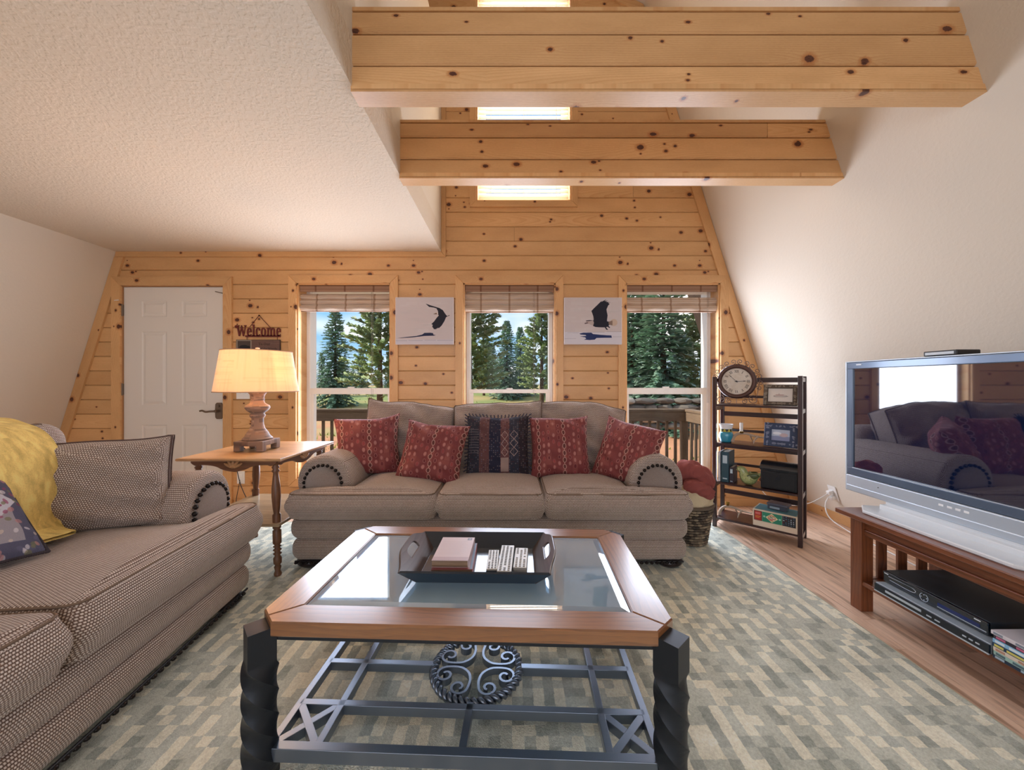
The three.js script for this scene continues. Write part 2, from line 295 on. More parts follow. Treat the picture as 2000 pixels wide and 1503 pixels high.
{
  const r = rng(23), joints = { 20: [0.95], 18: [0.02], 17: [1.26], 21: [1.1], 14: [-2.2], 24: [0.2], 27: [0.3], 30: [0.1] };
  const y00 = 2.80 - 21 * PH;                            // a joint lies at 2.80
  for (let k = -1; k < 43; k++) {
    const y0 = Math.max(0, y00 + k * PH + 0.0011), y1 = y00 + (k + 1) * PH - 0.0011; if (y1 < 0.02 || y0 > 5.7) continue;
    const L = (y) => (y > CEIL - 0.001 ? loftX(Math.max(y, CEIL)) : leftX(y)) + 0.004, RR = (y) => rightX(y) - 0.004;
    // slice the row at window heads and sills and at the ceiling
    const ys = [y0, y1]; for (const o of H) for (const y of [o[2], o[3]]) if (y > y0 + 0.004 && y < y1 - 0.004) ys.push(y);
    if (CEIL > y0 && CEIL < y1) ys.push(CEIL);
    ys.sort((a, b) => a - b);
    const cuts = [];
    for (let i = 0; i + 1 < ys.length; i++) {
      const a = ys[i], b = ys[i + 1], mid = (a + b) / 2; if (b - a < 0.002) continue;
      const Lf = mid > CEIL ? (y) => loftX(Math.max(y, CEIL + 1e-6)) + 0.004 : L;
      let spans = [[null, null]];
      const blocks = H.filter((o) => o[2] < mid && o[3] > mid).sort((p, q) => p[0] - q[0]);
      const xs = [null]; for (const o of blocks) xs.push(o[0], o[1]); xs.push(null);
      for (let s = 0; s < xs.length; s += 2) { const x0 = xs[s], x1 = xs[s + 1]; const c = [x0 ?? Lf(a), x1 ?? RR(a), x0 ?? Lf(b), x1 ?? RR(b), a, b]; if (c[1] - c[0] > 0.01 && c[3] - c[2] > 0.002) cuts.push(c); }
    }
    // group pieces of the row that touch (they are one board), then cut boards at their butt joints
    const rowTex = Math.floor(r() * PR), off = r() * PL, groups = [];
    cuts.sort((p, q) => p[0] - q[0]);
    for (const c of cuts) { const g = groups.find((g) => g.some((d) => Math.min(c[1], d[1]) - Math.max(c[0], d[0]) > 0.01 && (Math.abs(c[4] - d[5]) < 1e-6 || Math.abs(c[5] - d[4]) < 1e-6))); if (g) g.push(c); else groups.push([c]); }
    for (const g of groups) {
      const js = (joints[k] ?? []).filter((x) => g.length === 1 && x > g[0][0] + 0.15 && x < g[0][1] - 0.15);
      if (js.length) { const [bl, br, tl, tr, a, b] = g[0], x = js[0]; part('board', boardGeom([[bl, x - 0.0008, tl, x - 0.0008, a, b]], y0, y1, ZB, rowTex, off), M.pine, boards); part('board', boardGeom([[x + 0.0008, br, x + 0.0008, tr, a, b]], y0, y1, ZB, (rowTex + 3) % PR, off + 1.1), M.pine, boards); } else part('board', boardGeom(g, y0, y1, ZB, rowTex, off + r() * 0.001), M.pine, boards);
    }
  }
}
// trims: a pine strip between two points in the wall plane, mitred or square
function strip(name, pts, z0, z1, parent, row, off = 0, label) {       // four corners, long edges first-second and fourth-third
  const [a, b, c, d] = pts, q = new Soup(), len = Math.hypot(b[0] - a[0], b[1] - a[1]), ux = (b[0] - a[0]) / len, uy = (b[1] - a[1]) / len, wd = Math.max(0.05, Math.hypot(d[0] - a[0], d[1] - a[1]));
  const f = (p) => { const dx = p[0] - a[0], dy = p[1] - a[1]; return [(dx * ux + dy * uy + off) / PL, (row + 0.06 + 0.9 * clamp(Math.abs(-dx * uy + dy * ux) / PH)) / PR]; };
  const cx = (a[0] + b[0] + c[0] + d[0]) / 4, cy = (a[1] + b[1] + c[1] + d[1]) / 4, e = 0.004;
  const inn = [a, b, c, d].map((p) => { const l = Math.hypot(p[0] - cx, p[1] - cy); const k = e * 1.4 / l; return [p[0] + (cx - p[0]) * k * Math.min(1, l / 0.2) - Math.sign(p[0] - cx) * 0, p[1] + (cy - p[1]) * k * Math.min(1, l / 0.2)]; });
  const P3 = (p, z) => [p[0], p[1], z]; let o = [a, b, c, d];
  const area = o.reduce((s, p, i) => { const n = o[(i + 1) % 4]; return s + p[0] * n[1] - n[0] * p[1]; }, 0);
  let idx = [0, 1, 2, 3]; if (area < 0) idx = [0, 3, 2, 1];
  q.quad(...idx.map((i) => P3(inn[i], z1)), f);
  for (let i = 0; i < 4; i++) { const s = idx[i], t = idx[(i + 1) % 4]; q.quad(P3(o[s], z1 - e), P3(o[t], z1 - e), P3(inn[t], z1), P3(inn[s], z1), f); q.quad(P3(o[s], z0), P3(o[t], z0), P3(o[t], z1 - e), P3(o[s], z1 - e), f); }
  return part(name, q.make(), M.pine, parent, label);
}
function casing(parent, [x0, x1, y0, y1], w, bottom) {    // mitred casing round an opening
  const z = ZB + 0.019, yb = bottom ? y0 - w : Math.max(y0, 0.002);
  strip('casing', [[x0 - w, yb], [x0 - w, y1 + w], [x0, y1], [x0, y0]], ZB, z, parent, 1, 0.2);
  strip('casing', [[x1 + w, yb], [x1 + w, y1 + w], [x1, y1], [x1, y0]], ZB, z, parent, 6, 1.3);
  strip('casing', [[x0 - w, y1 + w], [x1 + w, y1 + w], [x1, y1], [x0, y1]], ZB, z, parent, 4, 0.7);
  if (bottom) strip('casing', [[x0 - w, y0 - w], [x1 + w, y0 - w], [x1, y0], [x0, y0]], ZB, z, parent, 2, 1.9);
}
function lining(parent, [x0, x1, y0, y1], depth) {        // pine boards lining the reveal
  const t = 0.012, z0 = ZB - depth, q = (g, i) => { const u = g.attributes.uv; for (let k = 0; k < u.count; k++) u.setXY(k, u.getX(k) / PL, (i + 0.06 + 0.85 * clamp((u.getY(k) + 4) % 0.131 / 0.131)) / PR); return g; };
  part('jamb', q(BB(x0, x0 + t, y0, y1, z0, ZB, 'y'), 3), M.pine, parent); part('jamb', q(BB(x1 - t, x1, y0, y1, z0, ZB, 'y'), 5), M.pine, parent);
  part('head_jamb', q(BB(x0, x1, y1 - t, y1, z0, ZB, 'x'), 1), M.pine, parent); part('sill', q(BB(x0, x1, y0, y0 + t, z0, ZB, 'x'), 2), M.pine, parent);
}
function windowUnit(n, o, rail, cw = 0.07) {
  const g = structGroup('window_' + n), [x0, x1, y0, y1] = o; casing(g, o, cw, true); lining(g, o, 0.14);
  const z1 = ZB - 0.14, z0 = ZE - 0.02, f = 0.045, ring = (a, b, c, d, t, za, zb) => [BB(a, a + t, c, d, za, zb, null, 0.004), BB(b - t, b, c, d, za, zb, null, 0.004), BB(a + t, b - t, d - t, d, za, zb, null, 0.004), BB(a + t, b - t, c, c + t, za, zb, null, 0.004)];
  part('frame', ring(x0, x1, y0, y1, f, z0, z1), M.vinyl, g);
  part('sash', ring(x0 + f - 0.004, x1 - f + 0.004, y0 + f - 0.004, rail[1], 0.034, z1 - 0.035, z1 - 0.006), M.vinyl, g);
  part('meeting_rail', [BB(x0 + f - 0.01, x1 - f + 0.01, rail[0], rail[1], z1 - 0.05, z1 - 0.002, null, 0.004), BB((x0 + x1) / 2 - 0.03, (x0 + x1) / 2 + 0.03, rail[1] - 0.006, rail[1] + 0.012, z1 - 0.03, z1 - 0.004, null, 0.003)], M.vinyl, g);
  part('pane', BB(x0 + f - 0.006, x1 - f + 0.006, rail[1] - 0.01, y1 - f + 0.006, z1 - 0.07, z1 - 0.066), M.glass, g);
  part('pane', BB(x0 + f + 0.02, x1 - f - 0.02, y0 + f + 0.02, rail[0] + 0.01, z1 - 0.025, z1 - 0.021), M.glass, g);
}
windowUnit(1, openings.w1, [1.012, 1.07]); windowUnit(2, openings.w2, [1.022, 1.058]); windowUnit(3, openings.w3, [1.012, 1.072]); windowUnit(4, openings.w4, [3.72, 3.78], 0.056);

{ // trims where the plank wall meets ceiling, loft face and sloping walls
  const t1 = structGroup('trim_1'), t2 = structGroup('trim_2'), t3 = structGroup('trim_3'), t4 = structGroup('trim_4'), z = ZB + 0.018, w = 0.047;
  strip('trim_board', [[leftX(CEIL - w) + 0.004, CEIL - w], [LOFT + 0.042, CEIL - w], [LOFT, CEIL - 0.001], [leftX(CEIL), CEIL - 0.001]], ZB, z, t1, 0, 0.4);
  strip('trim_board', [[LOFT + 0.042, CEIL - w], [LOFT + 0.042, 4.04], [LOFT + 0.001, 4.04], [LOFT + 0.001, CEIL]], ZB, z, t2, 4, 1);
  strip('trim_board', [[LOFT + 0.042, 4.04], [TOPX + 0.05, TOPY], [TOPX + 0.006, TOPY], [LOFT + 0.001, 4.04]], ZB, z, t2, 7, 1);
  const dx = 0.088;
  strip('trim_board', [[LX0 + 0.004, 0.002], [leftX(CEIL - w) + 0.004, CEIL - w], [leftX(CEIL - w) + dx, CEIL - w], [LX0 + dx, 0.002]], ZB, z, t3, 5, 0.3);
  strip('trim_board', [[RX0 - 0.004, 0.002], [KX - 0.004, KY], [KX - dx, KY - 0.02], [RX0 - dx, 0.002]], ZB, z, t4, 2, 0.9);
  strip('trim_board', [[KX - 0.004, KY], [-0.8, KY + (KX + 0.8) / 2], [-0.8, KY + (KX + 0.8) / 2 - 0.09], [KX - dx, KY - 0.05]], ZB, z, t4, 3, 0.9);
  const bb = structGroup('baseboard_back'), rb = structGroup('baseboard_right'), lb = structGroup('baseboard_left');
  for (const [a, b, k] of [[LX0 + 0.09, -3.65, 1], [-2.52, -0.5, 5], [-0.5, RX0 - 0.1, 2]]) strip('baseboard', [[a, 0.002], [b, 0.002], [b, 0.075], [a, 0.075]], ZB, ZB + 0.014, bb, k, 0.5);
  const side = (x, s, par) => { const g = new Soup(), f = (p) => [(p[2]) / PL, (2 + 0.1 + 0.8 * clamp(p[1] / PH)) / PR], y = 0.085, xt = x + s * y / SL; const A = [x, 0.002], Bq = [xt, y], C = [xt + s * 0.014, y], D = [x + s * 0.016, 0.002];
    g.quad([D[0], D[1], ZB + 0.02], [D[0], D[1], ZR], [C[0], C[1], ZR], [C[0], C[1], ZB + 0.02], f); g.quad([C[0], C[1], ZB + 0.02], [C[0], C[1], ZR], [Bq[0], Bq[1], ZR], [Bq[0], Bq[1], ZB + 0.02], f); return g; };
  part('baseboard', side(RX0, -1, rb).make(), M.pine, rb); part('baseboard', side(LX0, 1, lb).make(), M.pine, lb);
}
// rear wall behind the camera; its unseen windows are placed to light the room
walled([[LX0, -0.02], [leftX(CEIL), CEIL], [LOFT, CEIL], [LOFT, 4.04], [TOPX, TOPY], [KX, KY], [RX0, -0.02]], [[-3.2, -1.0, 0.1, 2.05], [-0.7, 1.75, 0.1, 2.15], [-0.4, 0.9, 2.5, 4.4]], 0.15, ZR, S(0xcaa06c, 0.8), 'wall_rear');
{ const w = structGroup('window_5'); for (const [x0, x1, y0, y1] of [[-3.2, -1.0, 0.1, 2.05], [-0.7, 1.75, 0.1, 2.15], [-0.4, 0.9, 2.5, 4.4]]) { part('frame', [BB(x0, x0 + 0.05, y0, y1, ZR + 0.03, ZR + 0.1), BB(x1 - 0.05, x1, y0, y1, ZR + 0.03, ZR + 0.1), BB(x0, x1, y0, y0 + 0.05, ZR + 0.03, ZR + 0.1), BB(x0, x1, y1 - 0.05, y1, ZR + 0.03, ZR + 0.1), BB((x0 + x1) / 2 - 0.03, (x0 + x1) / 2 + 0.03, y0, y1, ZR + 0.03, ZR + 0.1)], M.vinyl, w); part('pane', BB(x0 + 0.04, x1 - 0.04, y0 + 0.04, y1 - 0.04, ZR + 0.06, ZR + 0.064), M.glass, w); } }

// box beams of pine boards across the tall part of the room
function beam(zf, depth, y0, y1, rows, seed, joint) {
  const g = structGroup('beam_' + seed), xl = LOFT - 0.004, r = rng(seed * 31), q = (y) => rightX(y) - 0.0;
  const face = (a, b, z, dir, row, off, x0 = null, x1 = null) => { const e = 0.0022, gm = boardGeom([[x0 ?? xl, x1 ?? q(a), x0 ?? xl, x1 ?? q(b), a + e, b - e]], a + e, b - e, z, row, off, 0.016, 0.007); return gm; };
  const ys = rows.map((t) => mix(y1, y0, t));
  for (let i = 0; i + 1 < ys.length; i++) {
    const row = Math.floor(r() * PR), off = r() * 2.6;
    if (joint && i === 0) { part('board', face(ys[1], ys[0], zf, 1, row, off, null, joint - 0.001), M.pine, g); part('board', face(ys[1], ys[0], zf, 1, (row + 2) % PR, off, joint + 0.001), M.pine, g); } else part('board', face(ys[i + 1], ys[i], zf, 1, row, off), M.pine, g);
    const back = face(ys[i + 1], ys[i], 0, 1, (row + 3) % PR, off + 1); back.rotateY(Math.PI); // turned about, so mirror the slope back
    const p = back.attributes.position; for (let k = 0; k < p.count; k++) p.setX(k, -p.getX(k)); const idx = []; for (let k = 0; k < p.count; k += 3) idx.push(k, k + 2, k + 1); back.setIndex(idx); const b2 = back.toNonIndexed(); b2.translate(0, 0, zf - depth); b2.computeVertexNormals();
    part('board', b2, M.pine, g);
  }
  const s = new Soup(), f = (row) => (p) => [(p[0] + 0.3 * seed) / PL, (row + 0.1 + 0.7 * clamp((zf - p[2]) / PH)) / PR];
  const zA = zf + 0.004, zBk = zf - depth - 0.004, yb = y0 - 0.012, yt = y1 + 0.002;
  const box = (ya, yb2, za, zb, row) => { const k = new Soup(), F = f(row), xr0 = q(ya), xr1 = q(yb2); k.quad([xl, ya, zb], [xr0, ya, zb], [xr0, ya, za], [xl, ya, za], F).quad([xl, yb2, za], [xr1, yb2, za], [xr1, yb2, zb], [xl, yb2, zb], F).quad([xl, ya, za], [xr0, ya, za], [xr1, yb2, za], [xl, yb2, za], F).quad([xr0, ya, zb], [xl, ya, zb], [xl, yb2, zb], [xr1, yb2, zb], F).quad([xr0, ya, za], [xr0, ya, zb], [xr1, yb2, zb], [xr1, yb2, za], F).quad([xl, ya, zb], [xl, ya, za], [xl, yb2, za], [xl, yb2, zb], F); return k.make(); };
  part('beam_core', box(y0 + 0.001, y1 - 0.002, zf - 0.0145, zf - depth + 0.0145, 0), S(0x4f3620, 0.9), g); part('edge_strip', box(y0 - 0.001, y0 + 0.02, zf + 0.004, zf + 0.0005, 3), M.pine, g); part('soffit_board', box(yb, y0 - 0.003, zA, zBk, 0), M.pine, g); part('cap_board', box(y1 - 0.001, y1 + 0.014, zf, zf - depth, 4), M.pine, g);  // core coloured dark to paint shadow lines between the beam boards
}
beam(-1.521, 0.078, 2.295, 2.612, [0, 0.29, 0.69, 1], 1); beam(-2.172, 0.075, 2.3, 2.612, [0, 0.275, 0.675, 1], 2, 1.465);

// ---------- things on the plank wall ----------
{ // six-panel door
  const d = structGroup('door_1'), [x0, x1, y0, y1] = openings.door, w = x1 - x0 - 0.012, h = 1.985, zf = ZB - 0.012;
  casing(d, openings.door, 0.08, false);
  part('jamb', [BB(x0, x0 + 0.004, 0, y1, ZE, ZB), BB(x1 - 0.004, x1, 0, y1, ZE, ZB), BB(x0, x1, y1 - 0.006, y1, ZE, ZB)], S(0xb9875a, 0.6), d);
  const s = shapeOf([[0, 0], [w, 0], [w, h], [0, h]]), cols = [[0.165, 0.395], [0.535, 0.765]].map((c) => c.map((v) => v / 0.93 * w)), rows = [[0.24, 0.73], [0.91, 1.58], [1.715, 1.86]];
  for (const [a, b] of cols) for (const [e, f] of rows) s.holes.push(holeOf(a, e, b, f));
  const lx = x0 + 0.007;
  part('leaf', [ext(s, 0.006, 0).translate(lx, 0.006, zf - 0.006), B(w, h, 0.036, lx + w / 2, 0.006 + h / 2, zf - 0.024)], M.door, d);
  for (const [a, b] of cols) for (const [e, f] of rows) {   // moulded panels: a sunk groove and a raised field
    const q = new Soup(), P0 = (k, z) => [[a + k, e + k, z], [b - k, e + k, z], [b - k, f - k, z], [a + k, f - k, z]], loops = [P0(0, 0.0005), P0(0.008, -0.0055), P0(0.016, -0.0055), P0(0.036, 0.002)];
    for (let i = 0; i < 3; i++) for (let k = 0; k < 4; k++) q.quad(loops[i][k], loops[i][(k + 1) % 4], loops[i + 1][(k + 1) % 4], loops[i + 1][k]);
    q.quad(...loops[3]); part('panel', q.make().translate(lx, 0.006, zf), M.door, d);
  }
  for (const y of [1.78, 1.06, 0.3]) part('hinge', [BB(x0 - 0.008, x0 + 0.008, y - 0.05, y + 0.05, zf - 0.002, zf + 0.012, null, 0.002), cyl(0.006, 0.006, 0.11, x0 + 0.002, y, zf + 0.012, 8)], M.bronze, d);
  const hx = x1 - 0.05, hy = 0.865;
  part('door_handle', [ext((() => { const k = new THREE.Shape(); k.absellipse(0, 0, 0.037, 0.075, 0, Math.PI * 2); return shapeOf([[-0.033, -0.06], [-0.02, -0.074], [0.02, -0.074], [0.033, -0.06], [0.036, 0], [0.033, 0.06], [0.02, 0.074], [-0.02, 0.074], [-0.033, 0.06], [-0.036, 0]]); })(), 0.014, zf, 0.003).translate(hx, hy, 0), cyl(0.012, 0.012, 0.05, 0, 0, 0, 12).rotateX(Math.PI / 2).translate(hx, hy, zf + 0.035), tube([[hx, hy, zf + 0.055], [hx - 0.045, hy - 0.002, zf + 0.06], [hx - 0.085, hy - 0.006, zf + 0.058], [hx - 0.115, hy + 0.005, zf + 0.055], [hx - 0.14, hy + 0.001, zf + 0.05]], 0.0085, 20, 8), cyl(0.012, 0.012, 0.02, 0, 0, 0, 12).rotateX(Math.PI / 2).translate(hx, hy + 0.045, zf + 0.016)], M.bronze, d);
  part('hook', tube([[x1 - 0.02, 1.935, zf + 0.004], [x1 - 0.04, 1.938, zf + 0.022], [x1 - 0.065, 1.944, zf + 0.025], [x1 - 0.075, 1.946, zf + 0.02]], 0.004, 10, 6), M.bronze, d);
  part('hook', tube([[x0 - 0.045, 1.862, ZB + 0.022], [x0 - 0.02, 1.862, ZB + 0.034], [x0 + 0.005, 1.864, ZB + 0.034]], 0.004, 10, 6), M.white, d);
}
// woven bamboo shades drawn up under their valances
const shadeTex = canvasTex(512, 256, (c, W, H) => { c.fillStyle = '#c7ae97'; c.fillRect(0, 0, W, H); const r = rng(4); for (let y = 0; y < H; y += 3) { const v = r(); c.fillStyle = v < 0.3 ? '#8a6a52' : v < 0.6 ? '#d9c8b8' : v < 0.8 ? '#b3937a' : '#e3d6ca'; c.globalAlpha = 0.75; c.fillRect(0, y, W, 1 + r() * 2); } c.globalAlpha = 0.5; for (const x of [90, 256, 420]) { c.fillStyle = '#7a5236'; c.fillRect(x - 5, 0, 10, H); } });
const shadeMat = P(0xffffff, 0.9, { map: shadeTex, transmission: 0.18, thickness: 0 }), valMat = S(0xb9a294, 0.85, { map: shadeTex });
function shade(o, y1, drop, folds, label, cordX) {
  const [x0, x1] = o, t = thing('bamboo_shade', label, 'shade', [(x0 + x1) / 2, y1 - 0.012, ZB - 0.06]), w = x1 - x0 - 0.03, uv = (g, k) => { const u = g.attributes.uv; for (let i = 0; i < u.count; i++) u.setXY(i, (u.getX(i) + w / 2) / w, u.getY(i) / 0.28 + k); return g; };
  part('valance', uv(B(w, 0.058, 0.012, 0, -0.03, 0.035, 'x'), 0.3), valMat, t); part('headrail', B(w, 0.03, 0.04, 0, -0.017, 0.0, 'x', 0.004), M.white, t);
  const r = rng(folds * 7 + 3);
  for (let i = 0; i < folds; i++) {                         // the gathered folds, each a slack loop of the cloth
    const ya = -drop[0] - (drop[1] - drop[0]) * i / folds, yb = -drop[0] - (drop[1] - drop[0]) * (i + 1) / folds, n = 28, q = new Soup(), z = (u, v) => 0.006 + 0.03 * Math.sin(v * Math.PI) * (0.75 + 0.25 * Math.cos(u * Math.PI * 6)) + 0.004 * i;
    for (let a = 0; a < n; a++) for (let b = 0; b < 6; b++) { const pt = (s, v) => { const u = s / n; return [(u - 0.5) * w, mix(ya, yb - 0.008, v) - 0.006 * Math.abs(Math.sin(u * Math.PI * 3)) * Math.sin(v * Math.PI), z(u, v)]; }; q.quad(pt(a, (b + 1) / 6), pt(a + 1, (b + 1) / 6), pt(a + 1, b / 6), pt(a, b / 6), (p) => [(p[0] + w / 2) / w, p[1] / 0.28 + i * 0.13]); }
    part('fold', mergeVertices(q.make()), shadeMat, t);
  }
  part('bottom_rail', uv(B(w, 0.016, 0.016, 0, -drop[1] - 0.004, 0.01, 'x', 0.003), 0), valMat, t);
  part('cord', [cordX, cordX + 0.012].map((x) => cyl(0.0011, 0.0011, 1.05, x, -0.55, 0.028, 5)), S(0x6b5a4c, 0.8), t);
}
shade(openings.w1, 2.023, [0.072, 0.225], 3, 'bamboo shade drawn up in the window beside the door and lamp', 0.24);
shade(openings.w2, 2.023, [0.062, 0.235], 3, 'bamboo shade drawn up in the middle window between the two bird pictures', 0.22);
shade(openings.w3, 2.023, [0.105, 0.232], 2, 'bamboo shade drawn up in the window beside the dark shelf stand', 0.33);
{ // slatted blind in the high window
  const [x0, x1, y0, y1] = openings.w4, t = thing('slatted_blind', 'pale slatted blind covering the high window above the beams', 'blind', [(x0 + x1) / 2, y1 - 0.015, ZB - 0.06]), w = x1 - x0 - 0.04, m = P(0xfbf3e6, 0.7, { transmission: 0.45, thickness: 0 }), n = 46, top = -0.06, bot = y0 - y1 + 0.075;
  part('headrail', B(w, 0.05, 0.05, 0, -0.028, 0, 'x', 0.004), m, t);
  const g = norm(new THREE.BoxGeometry(w, 0.003, 0.046).rotateX(R(64)));
  for (let i = 0; i < n; i++) { const s = part('slat', g, m, t); s.position.y = mix(top, bot, (i + 0.5) / n); s.position.z = 0; }
  part('bottom_rail', B(w, 0.02, 0.04, 0, bot - 0.012, 0, 'x', 0.004), m, t);
  part('ladder_cord', [-0.3, 0, 0.3].map((x) => cyl(0.0016, 0.0016, top - bot, x, (top + bot) / 2, 0.026, 5)), M.white, t);
}
// two canvas pictures of a flying eagle
const paperBG = (c, W, H, k) => { c.fillStyle = '#cdc4c6'; c.fillRect(0, 0, W, H); const r = rng(k); for (let i = 0; i < 60; i++) { c.globalAlpha = 0.05; c.fillStyle = r() < 0.5 ? '#fff' : '#a9a3b4'; c.fillRect(r() * W, r() * H * 0.7, 120, 40 * r()); } c.globalAlpha = 1; c.fillStyle = '#cfccd6'; c.fillRect(0, H * 0.9, W, H * 0.1); };
const poly = (c, W, H, pts, fill) => { c.fillStyle = fill; c.beginPath(); pts.forEach(([x, y], i) => (i ? c.lineTo(x * W, y * H) : c.moveTo(x * W, y * H))); c.closePath(); c.fill(); };
const eagle1 = canvasTex(640, 512, (c, W, H) => {
  paperBG(c, W, H, 3);
  poly(c, W, H, [[0.52, 0.13], [0.6, 0.165], [0.68, 0.195], [0.76, 0.225], [0.82, 0.27], [0.86, 0.345], [0.895, 0.4], [0.93, 0.375], [0.94, 0.385], [0.9, 0.405], [0.875, 0.425], [0.85, 0.5], [0.8, 0.6], [0.755, 0.655], [0.73, 0.65], [0.725, 0.668], [0.712, 0.66], [0.7, 0.69], [0.69, 0.672], [0.67, 0.685], [0.65, 0.65], [0.635, 0.63], [0.645, 0.585], [0.62, 0.57], [0.67, 0.51], [0.71, 0.44], [0.75, 0.385], [0.735, 0.36], [0.735, 0.29], [0.71, 0.235], [0.66, 0.215], [0.58, 0.2]], '#191b2b');
  poly(c, W, H, [[0.735, 0.315], [0.7, 0.33], [0.65, 0.355], [0.69, 0.36], [0.735, 0.36]], '#77604f'); poly(c, W, H, [[0.735, 0.3], [0.71, 0.325], [0.72, 0.355], [0.74, 0.36]], '#d8d0cf');
  poly(c, W, H, [[0.03, 0.87], [0.2, 0.845], [0.36, 0.825], [0.46, 0.795], [0.5, 0.76], [0.6, 0.755], [0.65, 0.765], [0.655, 0.795], [0.7, 0.805], [0.66, 0.82], [0.5, 0.825], [0.3, 0.855], [0.1, 0.87]], '#20294a');
  c.fillStyle = '#8f8d9c'; for (const [x, y, w] of [[0, 0.925, 0.2], [0.22, 0.918, 0.25], [0.5, 0.912, 0.2], [0.72, 0.915, 0.28]]) c.fillRect(x * W, y * H, w * W, 3);
});
const eagle2 = canvasTex(640, 512, (c, W, H) => {
  paperBG(c, W, H, 8); c.fillStyle = '#d6d4de'; c.fillRect(0, H * 0.74, W, H * 0.26);
  poly(c, W, H, [[0.47, 0.285], [0.52, 0.22], [0.58, 0.15], [0.62, 0.1], [0.655, 0.065], [0.645, 0.09], [0.69, 0.06], [0.735, 0.035], [0.7, 0.075], [0.765, 0.055], [0.72, 0.085], [0.81, 0.1], [0.76, 0.105], [0.79, 0.135], [0.765, 0.165], [0.735, 0.25], [0.74, 0.3], [0.755, 0.38], [0.745, 0.47], [0.745, 0.51], [0.78, 0.515], [0.79, 0.57], [0.77, 0.61], [0.8, 0.64], [0.79, 0.655], [0.745, 0.625], [0.73, 0.64], [0.755, 0.68], [0.765, 0.695], [0.73, 0.69], [0.705, 0.64], [0.6, 0.638], [0.54, 0.632], [0.5, 0.61], [0.5, 0.5], [0.51, 0.47], [0.505, 0.41], [0.49, 0.35]], '#14172a');
  poly(c, W, H, [[0.5, 0.49], [0.44, 0.485], [0.385, 0.49], [0.365, 0.505], [0.39, 0.515], [0.38, 0.53], [0.345, 0.55], [0.36, 0.565], [0.42, 0.56], [0.5, 0.605], [0.515, 0.54]], '#b9a9a6'); poly(c, W, H, [[0.385, 0.49], [0.44, 0.482], [0.5, 0.488], [0.45, 0.5], [0.37, 0.51]], '#2a2332'); poly(c, W, H, [[0.345, 0.55], [0.4, 0.532], [0.42, 0.545], [0.36, 0.566]], '#4c3a44');
  c.fillStyle = '#c7b4a4'; c.beginPath(); c.ellipse(W * 0.865, H * 0.535, W * 0.062, H * 0.075, 0.1, 0, 7); c.fill(); poly(c, W, H, [[0.77, 0.52], [0.84, 0.49], [0.84, 0.6], [0.775, 0.58]], '#8a7468');
  poly(c, W, H, [[0.26, 0.775], [0.33, 0.755], [0.47, 0.755], [0.5, 0.785], [0.62, 0.8], [0.73, 0.81], [0.82, 0.815], [0.83, 0.865], [0.7, 0.865], [0.56, 0.87], [0.53, 0.905], [0.44, 0.915], [0.34, 0.905], [0.38, 0.885], [0.36, 0.855], [0.27, 0.835], [0.38, 0.825], [0.37, 0.805], [0.28, 0.795]], '#1d2f63');
  c.fillStyle = '#9d9bab'; for (const [x, y, w] of [[0.05, 0.755, 0.2], [0.4, 0.74, 0.3], [0.74, 0.73, 0.26], [0, 0.88, 0.2], [0.84, 0.84, 0.16]]) c.fillRect(x * W, y * H, w * W, 3);
});
function canvasPic(x0, x1, y0, y1, tex, label) {
  const t = thing('canvas_picture', label, 'picture', [(x0 + x1) / 2, (y0 + y1) / 2, ZB + 0.019]), w = x1 - x0, h = y1 - y0;
  part('canvas', B(w, h, 0.028, 0, 0, 0.014, null, 0.003), S(0xe4dde0, 0.8), t);
  part('print', new THREE.PlaneGeometry(w - 0.006, h - 0.006).translate(0, 0, 0.0286), S(0xffffff, 0.75, { map: tex }), t);
}
canvasPic(-1.045, -0.524, 1.463, 1.886, eagle1, 'canvas print of an eagle with its wings swept down, between left and middle windows');
canvasPic(0.468, 0.985, 1.464, 1.884, eagle2, 'canvas print of an eagle with one wing raised, between middle and right windows');
